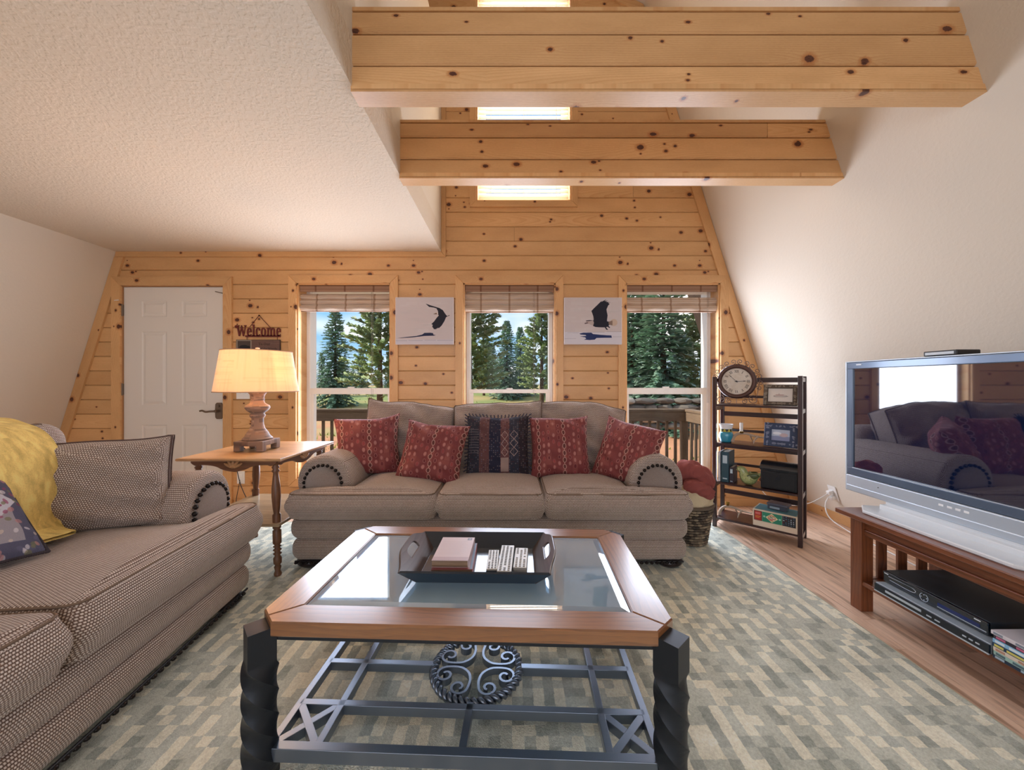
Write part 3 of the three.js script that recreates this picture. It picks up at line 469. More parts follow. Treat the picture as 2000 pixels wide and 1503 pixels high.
{ // hanging welcome sign
  const font = await new FontLoader().loadAsync('fonts/droid/droid_serif_bold.typeface.json');
  const t = thing('welcome_sign', 'rusty metal welcome sign with a small plaque hanging on the plank wall', 'sign', [-2.297, 1.54, ZB + 0.004]), rust = S(0x6a2a24, 0.75);
  const g = new TextGeometry('Welcome', { font, size: 0.1, depth: 0.006, curveSegments: 6 }); g.computeBoundingBox(); const b = g.boundingBox; g.scale(0.405 / (b.max.x - b.min.x), 1, 1); g.computeBoundingBox();
  g.translate(-(g.boundingBox.max.x + g.boundingBox.min.x) / 2, 0.002, 0.002);
  part('letters', [boxUV(g), BB(-0.12, 0.2, -0.006, 0.01, 0.002, 0.008), ball(0.014, -0.2, 0.088, 0.005)], rust, t);
  part('hanger', [tube([[-0.08, 0.085, 0.005], [0.005, 0.19, 0.004]], 0.0028, 4, 5), tube([[0.005, 0.19, 0.004], [0.125, 0.06, 0.005]], 0.0028, 4, 5)], rust, t);
  part('nail', ball(0.007, 0.005, 0.19, 0.004), M.nail, t); for (const x of [-0.105, 0.17]) part('link', cyl(0.002, 0.002, 0.03, x, -0.015, 0.005, 5), rust, t);
  const plate = canvasTex(512, 160, (c, W, H) => { c.fillStyle = '#6b4f45'; c.fillRect(0, 0, W, H); const r = rng(9); for (let i = 0; i < 40; i++) { c.globalAlpha = 0.3; c.fillStyle = r() < 0.5 ? '#3f2c2a' : '#8d7264'; c.fillRect(r() * W, r() * H, 60 + 120 * r(), 3); } c.globalAlpha = 1; c.fillStyle = '#9a8e80'; c.fillRect(0, 0, 178, H); c.fillStyle = '#4a3d38'; c.fillRect(12, 10, 154, H - 20); c.fillStyle = '#15131a'; c.beginPath(); c.ellipse(88, 88, 58, 30, 0, 0, 7); c.fill(); c.beginPath(); c.ellipse(142, 84, 20, 16, 0.2, 0, 7); c.fill(); for (const x of [44, 66, 108, 128]) c.fillRect(x, 96, 15, 44); c.fillStyle = '#2a1512'; c.font = 'bold 40px serif'; c.textAlign = 'center'; c.fillText('To Our', 330, 62); c.font = 'bold 38px serif'; c.fillText('Neck of the Woods', 335, 118, 290); });
  part('plaque', BB(-0.2, 0.2, -0.16, -0.03, 0.002, 0.01, null, 0.002), S(0x3b2a28, 0.7), t);
  part('plaque_print', new THREE.PlaneGeometry(0.39, 0.122).translate(0, -0.095, 0.0106), S(0xffffff, 0.6, { map: plate }), t);
}
function wallPlate(name, label, category, x, y, kind) {
  const t = thing(name, label, category, [x, y, ZB + 0.0005]);
  part('plate', B(kind === 'switch' ? 0.12 : 0.07, 0.115, 0.006, 0, 0, 0.003, 'x', 0.002), M.white, t);
  if (kind === 'switch') for (const d of [-0.023, 0.023]) part('toggle', B(0.01, 0.024, 0.014, d, 0.004, 0.01, null, 0.002), M.white, t);
  else for (const d of [-0.02, 0.02]) part('socket', B(0.034, 0.028, 0.003, 0, d, 0.007, null, 0.001), M.vinyl, t);
}
wallPlate('light_switch', 'white double light switch on the plank wall just below the lamp shade', 'switch', -2.44, 1.03, 'switch');
wallPlate('wall_outlet', 'white outlet plate on the plank wall behind the side table', 'outlet', -2.46, 0.262, 'outlet');

// ---------- upholstery ----------
function roundPoly(pts, r) {                              // plan outline with rounded corners, as evenly spaced points
  const s = new THREE.Shape(), n = pts.length;
  for (let i = 0; i < n; i++) { const p = V2(...pts[i]), a = V2(...pts[(i + n - 1) % n]), b = V2(...pts[(i + 1) % n]), k = Math.min(r, p.distanceTo(a) / 2.05, p.distanceTo(b) / 2.05); const u = p.clone().add(a.clone().sub(p).setLength(k)), v = p.clone().add(b.clone().sub(p).setLength(k)); i ? s.lineTo(u.x, u.y) : s.moveTo(u.x, u.y); s.quadraticCurveTo(p.x, p.y, v.x, v.y); }
  s.closePath(); return s.getSpacedPoints(150).slice(0, -1);
}
function seatCushion(pts, c, y0, y1, crown, seed) {       // a stuffed cushion over any plan seen whole from c
  const out = roundPoly(pts, 0.06), n = out.length, r = 0.03, prof = [];
  prof.push([1, 0, y0]); prof.push([0, r, y0]); for (let i = 1; i <= 3; i++) { const a = i / 3 * Math.PI / 2; prof.push([0, r - r * Math.sin(a), y0 + r - r * Math.cos(a)]); }
  for (let i = 1; i < 5; i++) { const t = i / 5; prof.push([0, -0.022 * Math.sin(t * Math.PI), mix(y0 + r, y1 - r, t)]); }
  for (let i = 0; i <= 3; i++) { const a = i / 3 * Math.PI / 2; prof.push([0, r - r * Math.cos(a), y1 - r + r * Math.sin(a)]); }
  for (let i = 1; i <= 9; i++) prof.push([i / 9, r, y1]);
  const pos = [], idx = [];
  for (const [f, ins, y] of prof) for (let k = 0; k < n; k++) {
    const b = out[k], dx = c[0] - b.x, dz = c[1] - b.y, L = Math.hypot(dx, dz), a = out[(k + n - 1) % n], e = out[(k + 1) % n]; let nx = -(e.y - a.y), nz = e.x - a.x; const nl = Math.hypot(nx, nz); nx /= nl; nz /= nl; if (nx * dx + nz * dz < 0) { nx = -nx; nz = -nz; }
    const px = b.x + nx * ins, pz = b.y + nz * ins, x = mix(px, c[0], f), z = mix(pz, c[1], f);
    const top = y > y0 + (y1 - y0) * 0.6 ? crown * (1 - Math.pow(1 - f, 2.4)) + 0.012 * (fbm(x * 5 + seed, z * 5, seed, 2) - 0.5) : 0;
    pos.push(x, y + top, z);
  }
  for (let i = 0; i + 1 < prof.length; i++) for (let k = 0; k < n; k++) { const a = i * n + k, b = i * n + (k + 1) % n; idx.push(a, b, a + n, b, b + n, a + n); }
  const g = new THREE.BufferGeometry(); g.setAttribute('position', new THREE.Float32BufferAttribute(pos, 3)); g.setIndex(idx); g.computeVertexNormals();
  const n0 = g.attributes.normal; let s = 0; for (let i = 0; i < n0.count; i++) s += n0.getY(i) * (g.attributes.position.getY(i) > (y0 + y1) / 2 ? 1 : -1); if (s < 0) { idx.reverse(); g.setIndex(idx); g.computeVertexNormals(); }
  const pipe = (y, ins) => { const P = out.map((b, k) => { const a = out[(k + n - 1) % n], e = out[(k + 1) % n]; let nx = -(e.y - a.y), nz = e.x - a.x; const nl = Math.hypot(nx, nz); nx /= nl; nz /= nl; if (nx * (c[0] - b.x) + nz * (c[1] - b.y) < 0) { nx = -nx; nz = -nz; } return V3(b.x + nx * ins, y, b.y + nz * ins); }); return new THREE.TubeGeometry(new THREE.CatmullRomCurve3(P, true), 150, 0.0042, 5, true); };
  return [boxUV(g), pipe(y1 - 0.009, 0.009)];
}
function pillowGeom(w, h, t, o = {}) {                    // two puffed faces, ears at the corners; uv 0..1 over each face
  const { ear = 0.09, edge = 0.5, seed = 1, wr = 0.01, n = 36, box = 0, sag = 0, twist = 0, arch = 0, peak = 0 } = o, pos = [], uv = [], idx = [];
  for (const side of [1, -1]) for (let j = 0; j <= n; j++) for (let i = 0; i <= n; i++) {
    const u = i / n * 2 - 1, v = j / n * 2 - 1, e = Math.pow(Math.max(0, (1 - Math.pow(Math.abs(u), 3)) * (1 - Math.pow(Math.abs(v), 3))), edge);
    let x = w / 2 * u * (1 - ear * (1 - v * v) * Math.pow(Math.abs(u), 2)), y = h / 2 * v * (1 - ear * (1 - u * u) * Math.pow(Math.abs(v), 2));
    const rim = Math.min(1, Math.min(1 - Math.abs(u), 1 - Math.abs(v)) * 8), fold = (fbm(u * 2.2 + seed * 3, v * 2.2 + seed, seed, 3) - 0.5) * 2.2 + 0.5 * Math.sin((u * 3 + v * 5 + seed) * 2.3 + 4 * fbm(u + seed, v, seed + 9, 2));
    const z = side * (t / 2 * e + box / 2) + side * wr * fold * rim;
    y += arch * (1 - u * u) * (v > 0 ? v : 0) + (arch ? 0.02 * (fbm(u * 3 + seed, side * 2, seed, 3) - 0.5) * Math.max(0, v) : 0); y += peak * Math.pow(Math.max(0, Math.sign(peak || 1) * -u), 3) * Math.max(0, v) * Math.sign(peak || 1); y -= sag * (1 - Math.abs(u)) * (v > 0 ? v : 0) * h; x += twist * v * z; pos.push(x, y + 0.004 * Math.sin(u * 4 + seed), z); uv.push(side > 0 ? i / n : 1 - i / n, j / n);
  }
  const m = (n + 1) * (n + 1), at = (s, i, j) => s * m + j * (n + 1) + i;
  for (let j = 0; j < n; j++) for (let i = 0; i < n; i++) { idx.push(at(0, i, j), at(0, i + 1, j), at(0, i + 1, j + 1), at(0, i, j), at(0, i + 1, j + 1), at(0, i, j + 1)); idx.push(at(1, i, j), at(1, i + 1, j + 1), at(1, i + 1, j), at(1, i, j), at(1, i, j + 1), at(1, i + 1, j + 1)); }
  const rimAt = (s) => { const L = []; for (let i = 0; i < n; i++) L.push(at(s, i, 0)); for (let j = 0; j < n; j++) L.push(at(s, n, j)); for (let i = n; i > 0; i--) L.push(at(s, i, n)); for (let j = n; j > 0; j--) L.push(at(s, 0, j)); return L; };
  const a = rimAt(0), b = rimAt(1);
  for (let k = 0; k < a.length; k++) { const q = (k + 1) % a.length; idx.push(a[k], b[k], b[q], a[k], b[q], a[q]); }
  const g = new THREE.BufferGeometry(); g.setAttribute('position', new THREE.Float32BufferAttribute(pos, 3)); g.setAttribute('uv', new THREE.Float32BufferAttribute(uv, 2)); g.setIndex(idx); g.computeVertexNormals();
  g.userData = { rims: [a, b].map((r) => r.map((k) => V3(pos[k * 3], pos[k * 3 + 1], pos[k * 3 + 2]))) };
  return g;
}
const pipeOf = (rim, r = 0.005) => new THREE.TubeGeometry(new THREE.CatmullRomCurve3(rim.filter((_, i) => i % 2 === 0), true), 140, r, 5, true);
const tweedy = (g) => { const r = g.userData.rims; const o = boxUV(g.toNonIndexed()); o.userData = { rims: r }; return o; };

function makeSofa(label, pos, turn, { half, inner, splits, yTop, backs, backTop }) {
  const t = thing('sofa', label, 'sofa', pos, turn), yb = 0.3, D = 0.95, armZ = -0.07;
  part('base', [B(half * 2, 0.14, D, 0, 0.118, -D / 2 + 0.045, 'x', 0.06), B(half * 2 + 0.01, 0.145, D + 0.01, 0, 0.245, -D / 2 + 0.048, 'x', 0.065)], M.tweed, t);
  part('nailhead_trim', Array.from({ length: Math.floor(half * 2 / 0.03) }, (_, i) => ball(0.011, -half + 0.04 + i * 0.03, 0.056, 0.033, 7, 5).scale(1, 0.8, 1)).filter((_, i, a) => i < a.length - 2), M.nail, t);
  part('trim_cord', tube([[-half + 0.03, 0.05, 0.028], [0, 0.05, 0.032], [half - 0.03, 0.05, 0.028]], 0.006, 20, 5), M.black, t);
  for (const x of [-half + 0.09, half - 0.09]) for (const z of [-0.05, -D + 0.25]) part('foot', lathe([[0, 0], [0.055, 0], [0.08, 0.02], [0.083, 0.035], [0.07, 0.055], [0.06, 0.06], [0, 0.06]].map(([a, b]) => [a, b]), 20).translate(x, 0, z), M.bunfoot, t);
  for (const s of [-1, 1]) {                               // rolled arms, their round fronts edged with nailheads
    const cx = s * (half - 0.15), cy = yTop + 0.025, r = 0.168, sh = new THREE.Shape(), x = (v) => cx + s * v;
    sh.moveTo(x(-0.16), 0.31); sh.lineTo(x(-0.16), cy - 0.05); sh.absarc(cx, cy, r, s > 0 ? Math.PI + 0.3 : -0.3, s > 0 ? -0.55 : Math.PI + 0.55, s > 0); sh.lineTo(x(0.125), cy - 0.16); sh.lineTo(x(0.125), 0.31); sh.closePath();
    const arm = ext(sh, D - 0.1, -D + 0.03, 0.028, 'z', 20); part('arm', arm, M.tweed, t);
    part('arm_front', new THREE.SphereGeometry(0.112, 28, 14).scale(1, 1, 0.2).translate(cx, cy - 0.01, armZ + 0.004), M.tweed, t);
    part('nailhead_arc', Array.from({ length: 19 }, (_, i) => { const a = R(-38 + i * 256 / 18); return ball(0.0105, cx + 0.116 * Math.cos(a), cy - 0.01 + 0.116 * Math.sin(a), armZ + 0.008, 8, 6); }), M.nail, t);
  }
  part('back', [T(B(half * 2 - (backTop ? 0.04 : 0.2), backTop ?? 0.47, 0.2, 0, (backTop ?? 0.47) / 2, 0, 'x', 0.09), [0, 0.3, -D + 0.16], [-0.14, 0, 0])], M.tweed, t);
  splits.forEach(([a, b, end], i) => {
    const g = 0.004, x0 = a + g, x1 = b - g, zf = 0.09, zb = -0.6, zn = -0.045, o = half - 0.005; let pts, c = [(x0 + x1) / 2, -0.14];
    if (end < 0) { pts = [[-o, zf], [x1, zf], [x1, zb], [-inner, zb], [-inner, zn], [-o, zn]]; c = [mix(-inner, x1, 0.42), 0.02]; } else if (end > 0) { pts = [[x0, zf], [o, zf], [o, zn], [inner, zn], [inner, zb], [x0, zb]]; c = [mix(inner, x0, 0.42), 0.02]; } else pts = [[x0, zf], [x1, zf], [x1, zb], [x0, zb]];
    const [cu, pipe] = seatCushion(pts, c, yb + 0.012, yTop, 0.028, i + 3); const m = part('seat_cushion', cu, M.tweed, t); part('piping', pipe, M.piping, m);
  });
  backs.forEach(([x, y, z, w, h, th, tilt, yaw, roll, opt]) => {
    const g = tweedy(pillowGeom(w, h, th, opt)); const r = g.userData.rims; const m = part('back_cushion', g, M.tweed, t); m.position.set(x, y, z); m.rotation.set(tilt, yaw, roll, 'YXZ');
    part('piping', r.slice(0, opt.box ? 2 : 1).map((q) => pipeOf(q)), M.piping, m);
  });
  return t;
}
makeSofa('long brown tweed sofa with three seat cushions below the windows', [-0.135, 0.0115, -2.27], 0, {
  half: 1.18, inner: 0.86, yTop: 0.468, splits: [[-1.18, -0.305, -1], [-0.305, 0.325, 0], [0.325, 1.18, 1]],
  backs: [[-0.65, 0.665, -0.66, 0.68, 0.5, 0.14, -0.26, 0.08, -0.07, { seed: 2, wr: 0.026, edge: 0.36, box: 0.13, ear: 0.04, n: 48, arch: 0.035, peak: 0.055 }], [0.03, 0.67, -0.64, 0.67, 0.5, 0.14, -0.24, 0, 0.01, { seed: 5, wr: 0.024, edge: 0.36, box: 0.13, ear: 0.03, n: 48, arch: 0.03, peak: -0.03 }], [0.66, 0.66, -0.65, 0.66, 0.5, 0.14, -0.26, -0.06, -0.06, { seed: 8, wr: 0.03, edge: 0.36, box: 0.13, ear: 0.04, n: 48, arch: 0.05, peak: 0.02 }]],
});
const LS = R(96), LC = [-1.285, 0.0115, -0.95];
makeSofa('tweed loveseat under the sloping wall, a yellow throw over its back', LC, LS, {
  half: 1.03, inner: 0.74, yTop: 0.492, backTop: 0.62, splits: [[-1.03, 0.085, -1], [0.085, 1.03, 1]],
  backs: [[0.36, 0.7, -0.62, 0.72, 0.44, 0.2, -0.16, 0.0, 0.03, { seed: 12, wr: 0.014, edge: 0.34, box: 0.06, ear: 0.02, n: 40 }], [-0.38, 0.7, -0.62, 0.72, 0.44, 0.2, -0.18, 0, 0, { seed: 15, wr: 0.014, edge: 0.34, box: 0.06, ear: 0.02, n: 40 }]],
});
// scatter cushions
const redTex = canvasTex(512, 512, (c, W, H) => {
  c.fillStyle = '#7f3a38'; c.fillRect(0, 0, W, H); const r = rng(31);
  for (let i = 0; i < 26; i++) { c.globalAlpha = 0.25; c.fillStyle = r() < 0.5 ? '#a86a5a' : '#73282c'; c.fillRect(Math.floor(r() * 12) * 43, r() * H, 43, 60 + 90 * r()); } c.globalAlpha = 1;
  const link = (x, y, w, h, s, f, lw) => { c.lineWidth = lw; c.strokeStyle = s; c.beginPath(); c.ellipse(x, y, w, h, 0, 0, 7); if (f) { c.fillStyle = f; c.fill(); } c.stroke(); };
  for (let k = 0; k < 12; k++) { const x = 22 + k * 43, chain = k % 5 === 1, off = r() * 60; for (let y = -20; y < H + 20; y += chain ? 56 : 52) { if (chain) { link(x, y + off, 13, 20, '#bd9083', '#63302b', 5); c.strokeStyle = '#bd9083'; c.lineWidth = 5; c.beginPath(); c.moveTo(x, y + off + 20); c.lineTo(x, y + off + 36); c.stroke(); } else if (r() < 0.8) { const s = r(); link(x, y + off, 9 + 3 * s, 14 + 5 * s, s < 0.5 ? '#a3675f' : '#92524d', r() < 0.35 ? '#b0736a' : r() < 0.5 ? '#6e2a2c' : '#97413f', 4); } } }
});
const weaveTex = canvasTex(512, 512, (c, W, H) => {
  const r = rng(12), stripes = [[0, 110, '#33313b'], [110, 80, '#674341'], [190, 90, '#26263a'], [280, 70, '#6b4342'], [350, 80, '#32323f'], [430, 82, '#2c2229']]; c.fillStyle = '#333'; c.fillRect(0, 0, W, H);
  for (const [x, w, f] of stripes) { c.fillStyle = f; c.fillRect(x, 0, w, H); for (let y = 0; y < H; y += 16) for (let q = 0; q < w; q += 16) if (r() < 0.5) { c.globalAlpha = 0.5; c.fillStyle = ['#9a7f78', '#1f2136', '#6d3238', '#75748a', '#a38f86'][Math.floor(r() * 5)]; c.fillRect(x + q, y, 9, 9); } c.globalAlpha = 1; }
  c.strokeStyle = '#b59a90'; c.lineWidth = 4; for (const [x, w] of [[280, 70], [350, 80]]) for (let y = 130; y < 330; y += 70) { c.beginPath(); c.moveTo(x + w / 2, y); c.lineTo(x + w - 8, y + 35); c.lineTo(x + w / 2, y + 70); c.lineTo(x + 8, y + 35); c.closePath(); c.stroke(); }
  c.fillStyle = '#a58a80'; c.fillRect(284, 350, 62, 120); c.strokeStyle = '#9a8886'; for (let y = 120; y < 330; y += 22) { c.lineWidth = 5; c.globalAlpha = 0.6; c.beginPath(); c.moveTo(10, y); c.lineTo(104, y + 5 * r()); c.stroke(); } c.globalAlpha = 1;
});
const flowerTex = canvasTex(512, 512, (c, W, H) => {
  c.fillStyle = '#a39ba2'; c.fillRect(0, 0, W, H); const r = rng(55); c.fillStyle = '#5b5a70'; c.fillRect(0, 0, W, 60); c.fillRect(0, 452, W, 60); c.fillRect(0, 0, 60, H); c.fillRect(452, 0, 60, H);
  c.fillStyle = '#cfcbd6'; c.save(); c.translate(256, 256); c.rotate(0.78); c.fillRect(-160, -160, 320, 320); c.restore();
  for (let i = 0; i < 260; i++) { c.globalAlpha = 0.7; const x = r() * W, y = r() * H; c.fillStyle = ['#9a4a6a', '#c58a86', '#7c7a5a', '#d9c4b4', '#6a6680', '#8c2f52', '#e3dade'][Math.floor(r() * 7)]; c.beginPath(); c.ellipse(x, y, 6 + 9 * r(), 5 + 7 * r(), r() * 3, 0, 7); c.fill(); } c.globalAlpha = 1;
  for (const [x, y] of [[150, 180], [300, 140], [360, 290], [210, 330], [260, 230], [120, 300], [330, 390]]) { for (let k = 0; k < 6; k++) { c.fillStyle = k % 2 ? '#a8406c' : '#c47a98'; c.beginPath(); c.arc(x + 15 * Math.cos(k), y + 15 * Math.sin(k), 11, 0, 7); c.fill(); } c.fillStyle = '#f0dde4'; c.beginPath(); c.arc(x, y, 8, 0, 7); c.fill(); }
});
const redMat = P(0xffffff, 0.75, { map: redTex, bumpMap: clothBump, bumpScale: 0.0015, sheen: 0.4, sheenColor: new THREE.Color(0xe8b0b0), sheenRoughness: 0.5 });
const cushion = (label, pos, size, rot, mat, opt, group) => { const t = thing('throw_pillow', label, 'pillow', pos, 0, group), g = pillowGeom(...size, opt); t.rotation.set(rot[0], rot[1], rot[2], 'YXZ'); part('cover', g, mat, t); return [t, g]; };
const rg = 'red chain-patterned pillows on the long sofa';
cushion('red oval-patterned pillow against the end of the sofa next to the lamp table', [-1.01, 0.675, -2.66], [0.45, 0.43, 0.18], [-0.24, 0.22, 0.06], redMat, { seed: 3, wr: 0.012, ear: 0.12 }, rg);
cushion('slumped red pillow between the dark striped pillow and another red one', [-0.535, 0.65, -2.56], [0.45, 0.42, 0.18], [-0.4, -0.1, -0.1], redMat, { seed: 6, wr: 0.016, ear: 0.1 }, rg);
cushion('red pillow sitting upright just right of the dark striped pillow', [0.335, 0.67, -2.66], [0.42, 0.43, 0.18], [-0.24, 0, 0.02], redMat, { seed: 9, wr: 0.013, ear: 0.08 }, rg);
cushion('red pillow leaning at a slant on the sofa arm by the basket', [0.77, 0.655, -2.52], [0.41, 0.42, 0.18], [-0.3, -0.62, -0.2], redMat, { seed: 13, wr: 0.012, ear: 0.08 }, rg);
{ const [t, g] = cushion('dark tapestry pillow with vertical stripes in the middle of the sofa', [-0.1, 0.675, -2.66], [0.44, 0.42, 0.16], [-0.2, 0, 0], S(0xffffff, 0.95, { map: weaveTex, bumpMap: clothBump, bumpScale: 0.003 }), { seed: 17, wr: 0.01, ear: 0.05 });
  const r = rng(3); part('fringe', g.userData.rims[0].filter((_, i) => i % 2 === 0).map((p) => { const l = Math.hypot(p.x, p.y) || 1; return tube([[p.x, p.y, 0], [p.x * (1 + 0.012 / l) + 0.004 * (r() - 0.5), p.y * (1 + 0.012 / l), 0.006 * (r() - 0.5)], [p.x * (1 + 0.022 / l) + 0.008 * (r() - 0.5), p.y * (1 + 0.022 / l) + 0.006 * (r() - 0.5), 0.01 * (r() - 0.5)]], 0.004, 3, 4); }), S(0x4a4450, 0.95), t); }
{ const g = tweedy(pillowGeom(0.48, 0.38, 0.2, { seed: 21, wr: 0.016, edge: 0.42, box: 0.03, ear: 0.05, n: 44 })), rims = g.userData.rims;
  const t = thing('throw_pillow', 'boxy tweed pillow with dark piping propped in the corner of the loveseat', 'pillow', [-1.745, 0.685, -1.6]); t.rotation.set(-0.1, 0.5, 0.02, 'YXZ');
  part('cover', g, M.tweed, t); part('piping', rims.map((q) => pipeOf(q, 0.005)), S(0x5a4540, 0.9), t); }
{ const [t, g] = cushion('small floral pillow with a beaded edge lying back on the loveseat', [-1.765, 0.685, -1.14], [0.39, 0.39, 0.13], [-0.74, 1.35, 0.0], S(0xffffff, 0.95, { map: flowerTex, bumpMap: clothBump, bumpScale: 0.002 }), { seed: 25, wr: 0.008, ear: 0.04 });
  part('beaded_edge', g.userData.rims[0].flatMap((p, i, a) => { const q = a[(i + 1) % a.length]; return [0, 0.5].map((k) => ball(0.006, mix(p.x, q.x, k), mix(p.y, q.y, k), 0, 6, 4)); }), S(0x3a3136, 0.8), t); }
{ // yellow throw laid over the loveseat back and down onto its seat
  const prof = [[-1.0, 0.6], [-0.995, 0.74], [-0.97, 0.86], [-0.91, 0.935], [-0.8, 0.945], [-0.66, 0.93], [-0.54, 0.9], [-0.46, 0.8], [-0.44, 0.68], [-0.43, 0.58], [-0.39, 0.545], [-0.32, 0.536]], cv = new THREE.CatmullRomCurve3(prof.map(([z, y]) => V3(0, y, z))), nu = 40, nv = 56, pos = [], idx = [], th = 0.012;
  for (const k of [0, 1]) for (let j = 0; j <= nv; j++) { const p = cv.getPointAt(j / nv), tn = cv.getTangentAt(j / nv), nrm = V3(0, tn.z, -tn.y); if (nrm.y < 0 && j < 4) nrm.multiplyScalar(1); for (let i = 0; i <= nu; i++) { const u = i / nu, x = mix(-0.35, 0.8 + 0.015 * Math.sin(j * 0.3) - 0.26 * j / nv, u), w = 0.014 * (fbm(u * 5, j / nv * 7, 3, 3) - 0.5) * 2; const o = (k ? -th : 0) + w + 0.018; pos.push(x, p.y + Math.abs(nrm.y) * o * (nrm.y === 0 ? 0 : 1), p.z - (tn.y) * o * 1); } }
  const m = (nu + 1) * (nv + 1), at = (k, i, j) => k * m + j * (nu + 1) + i;
  for (let j = 0; j < nv; j++) for (let i = 0; i < nu; i++) { idx.push(at(0, i, j), at(0, i, j + 1), at(0, i + 1, j + 1), at(0, i, j), at(0, i + 1, j + 1), at(0, i + 1, j), at(1, i, j), at(1, i + 1, j + 1), at(1, i, j + 1), at(1, i, j), at(1, i + 1, j), at(1, i + 1, j + 1)); }
  for (let j = 0; j < nv; j++) for (const i of [0, nu]) idx.push(at(0, i, j), at(1, i, j), at(1, i, j + 1), at(0, i, j), at(1, i, j + 1), at(0, i, j + 1));
  const g = new THREE.BufferGeometry(); g.setAttribute('position', new THREE.Float32BufferAttribute(pos, 3)); g.setIndex(idx); g.computeVertexNormals();
  const o = solo('throw_blanket', boxUV(g), P(0xf8e3a0, 0.95, { map: furTex, bumpMap: furTex, bumpScale: 0.006, sheen: 0.5, sheenColor: new THREE.Color(0xfff0a0) }), 'fluffy yellow throw blanket draped over the loveseat back', 'blanket'); o.position.set(...LC); o.rotation.y = LS;
}
// rug
{ const x0 = -3.1, x1 = 1.587, z0 = -3.02, z1 = 1.6, g = B(x1 - x0, 0.011, z1 - z0, (x0 + x1) / 2, 0.0056, (z0 + z1) / 2, 'x', 0.004); const t = thing('area_rug', 'large grey-green and cream block-patterned rug under the coffee table', 'rug'); part('pile', g, M.rug, t);
  part('bound_edge', [tube([[x1, 0.006, z0], [x1, 0.006, z1]], 0.0065, 2, 6), tube([[x0, 0.006, z0], [x1, 0.006, z0]], 0.0065, 2, 6)], S(0xb5b39c, 0.95), t); }

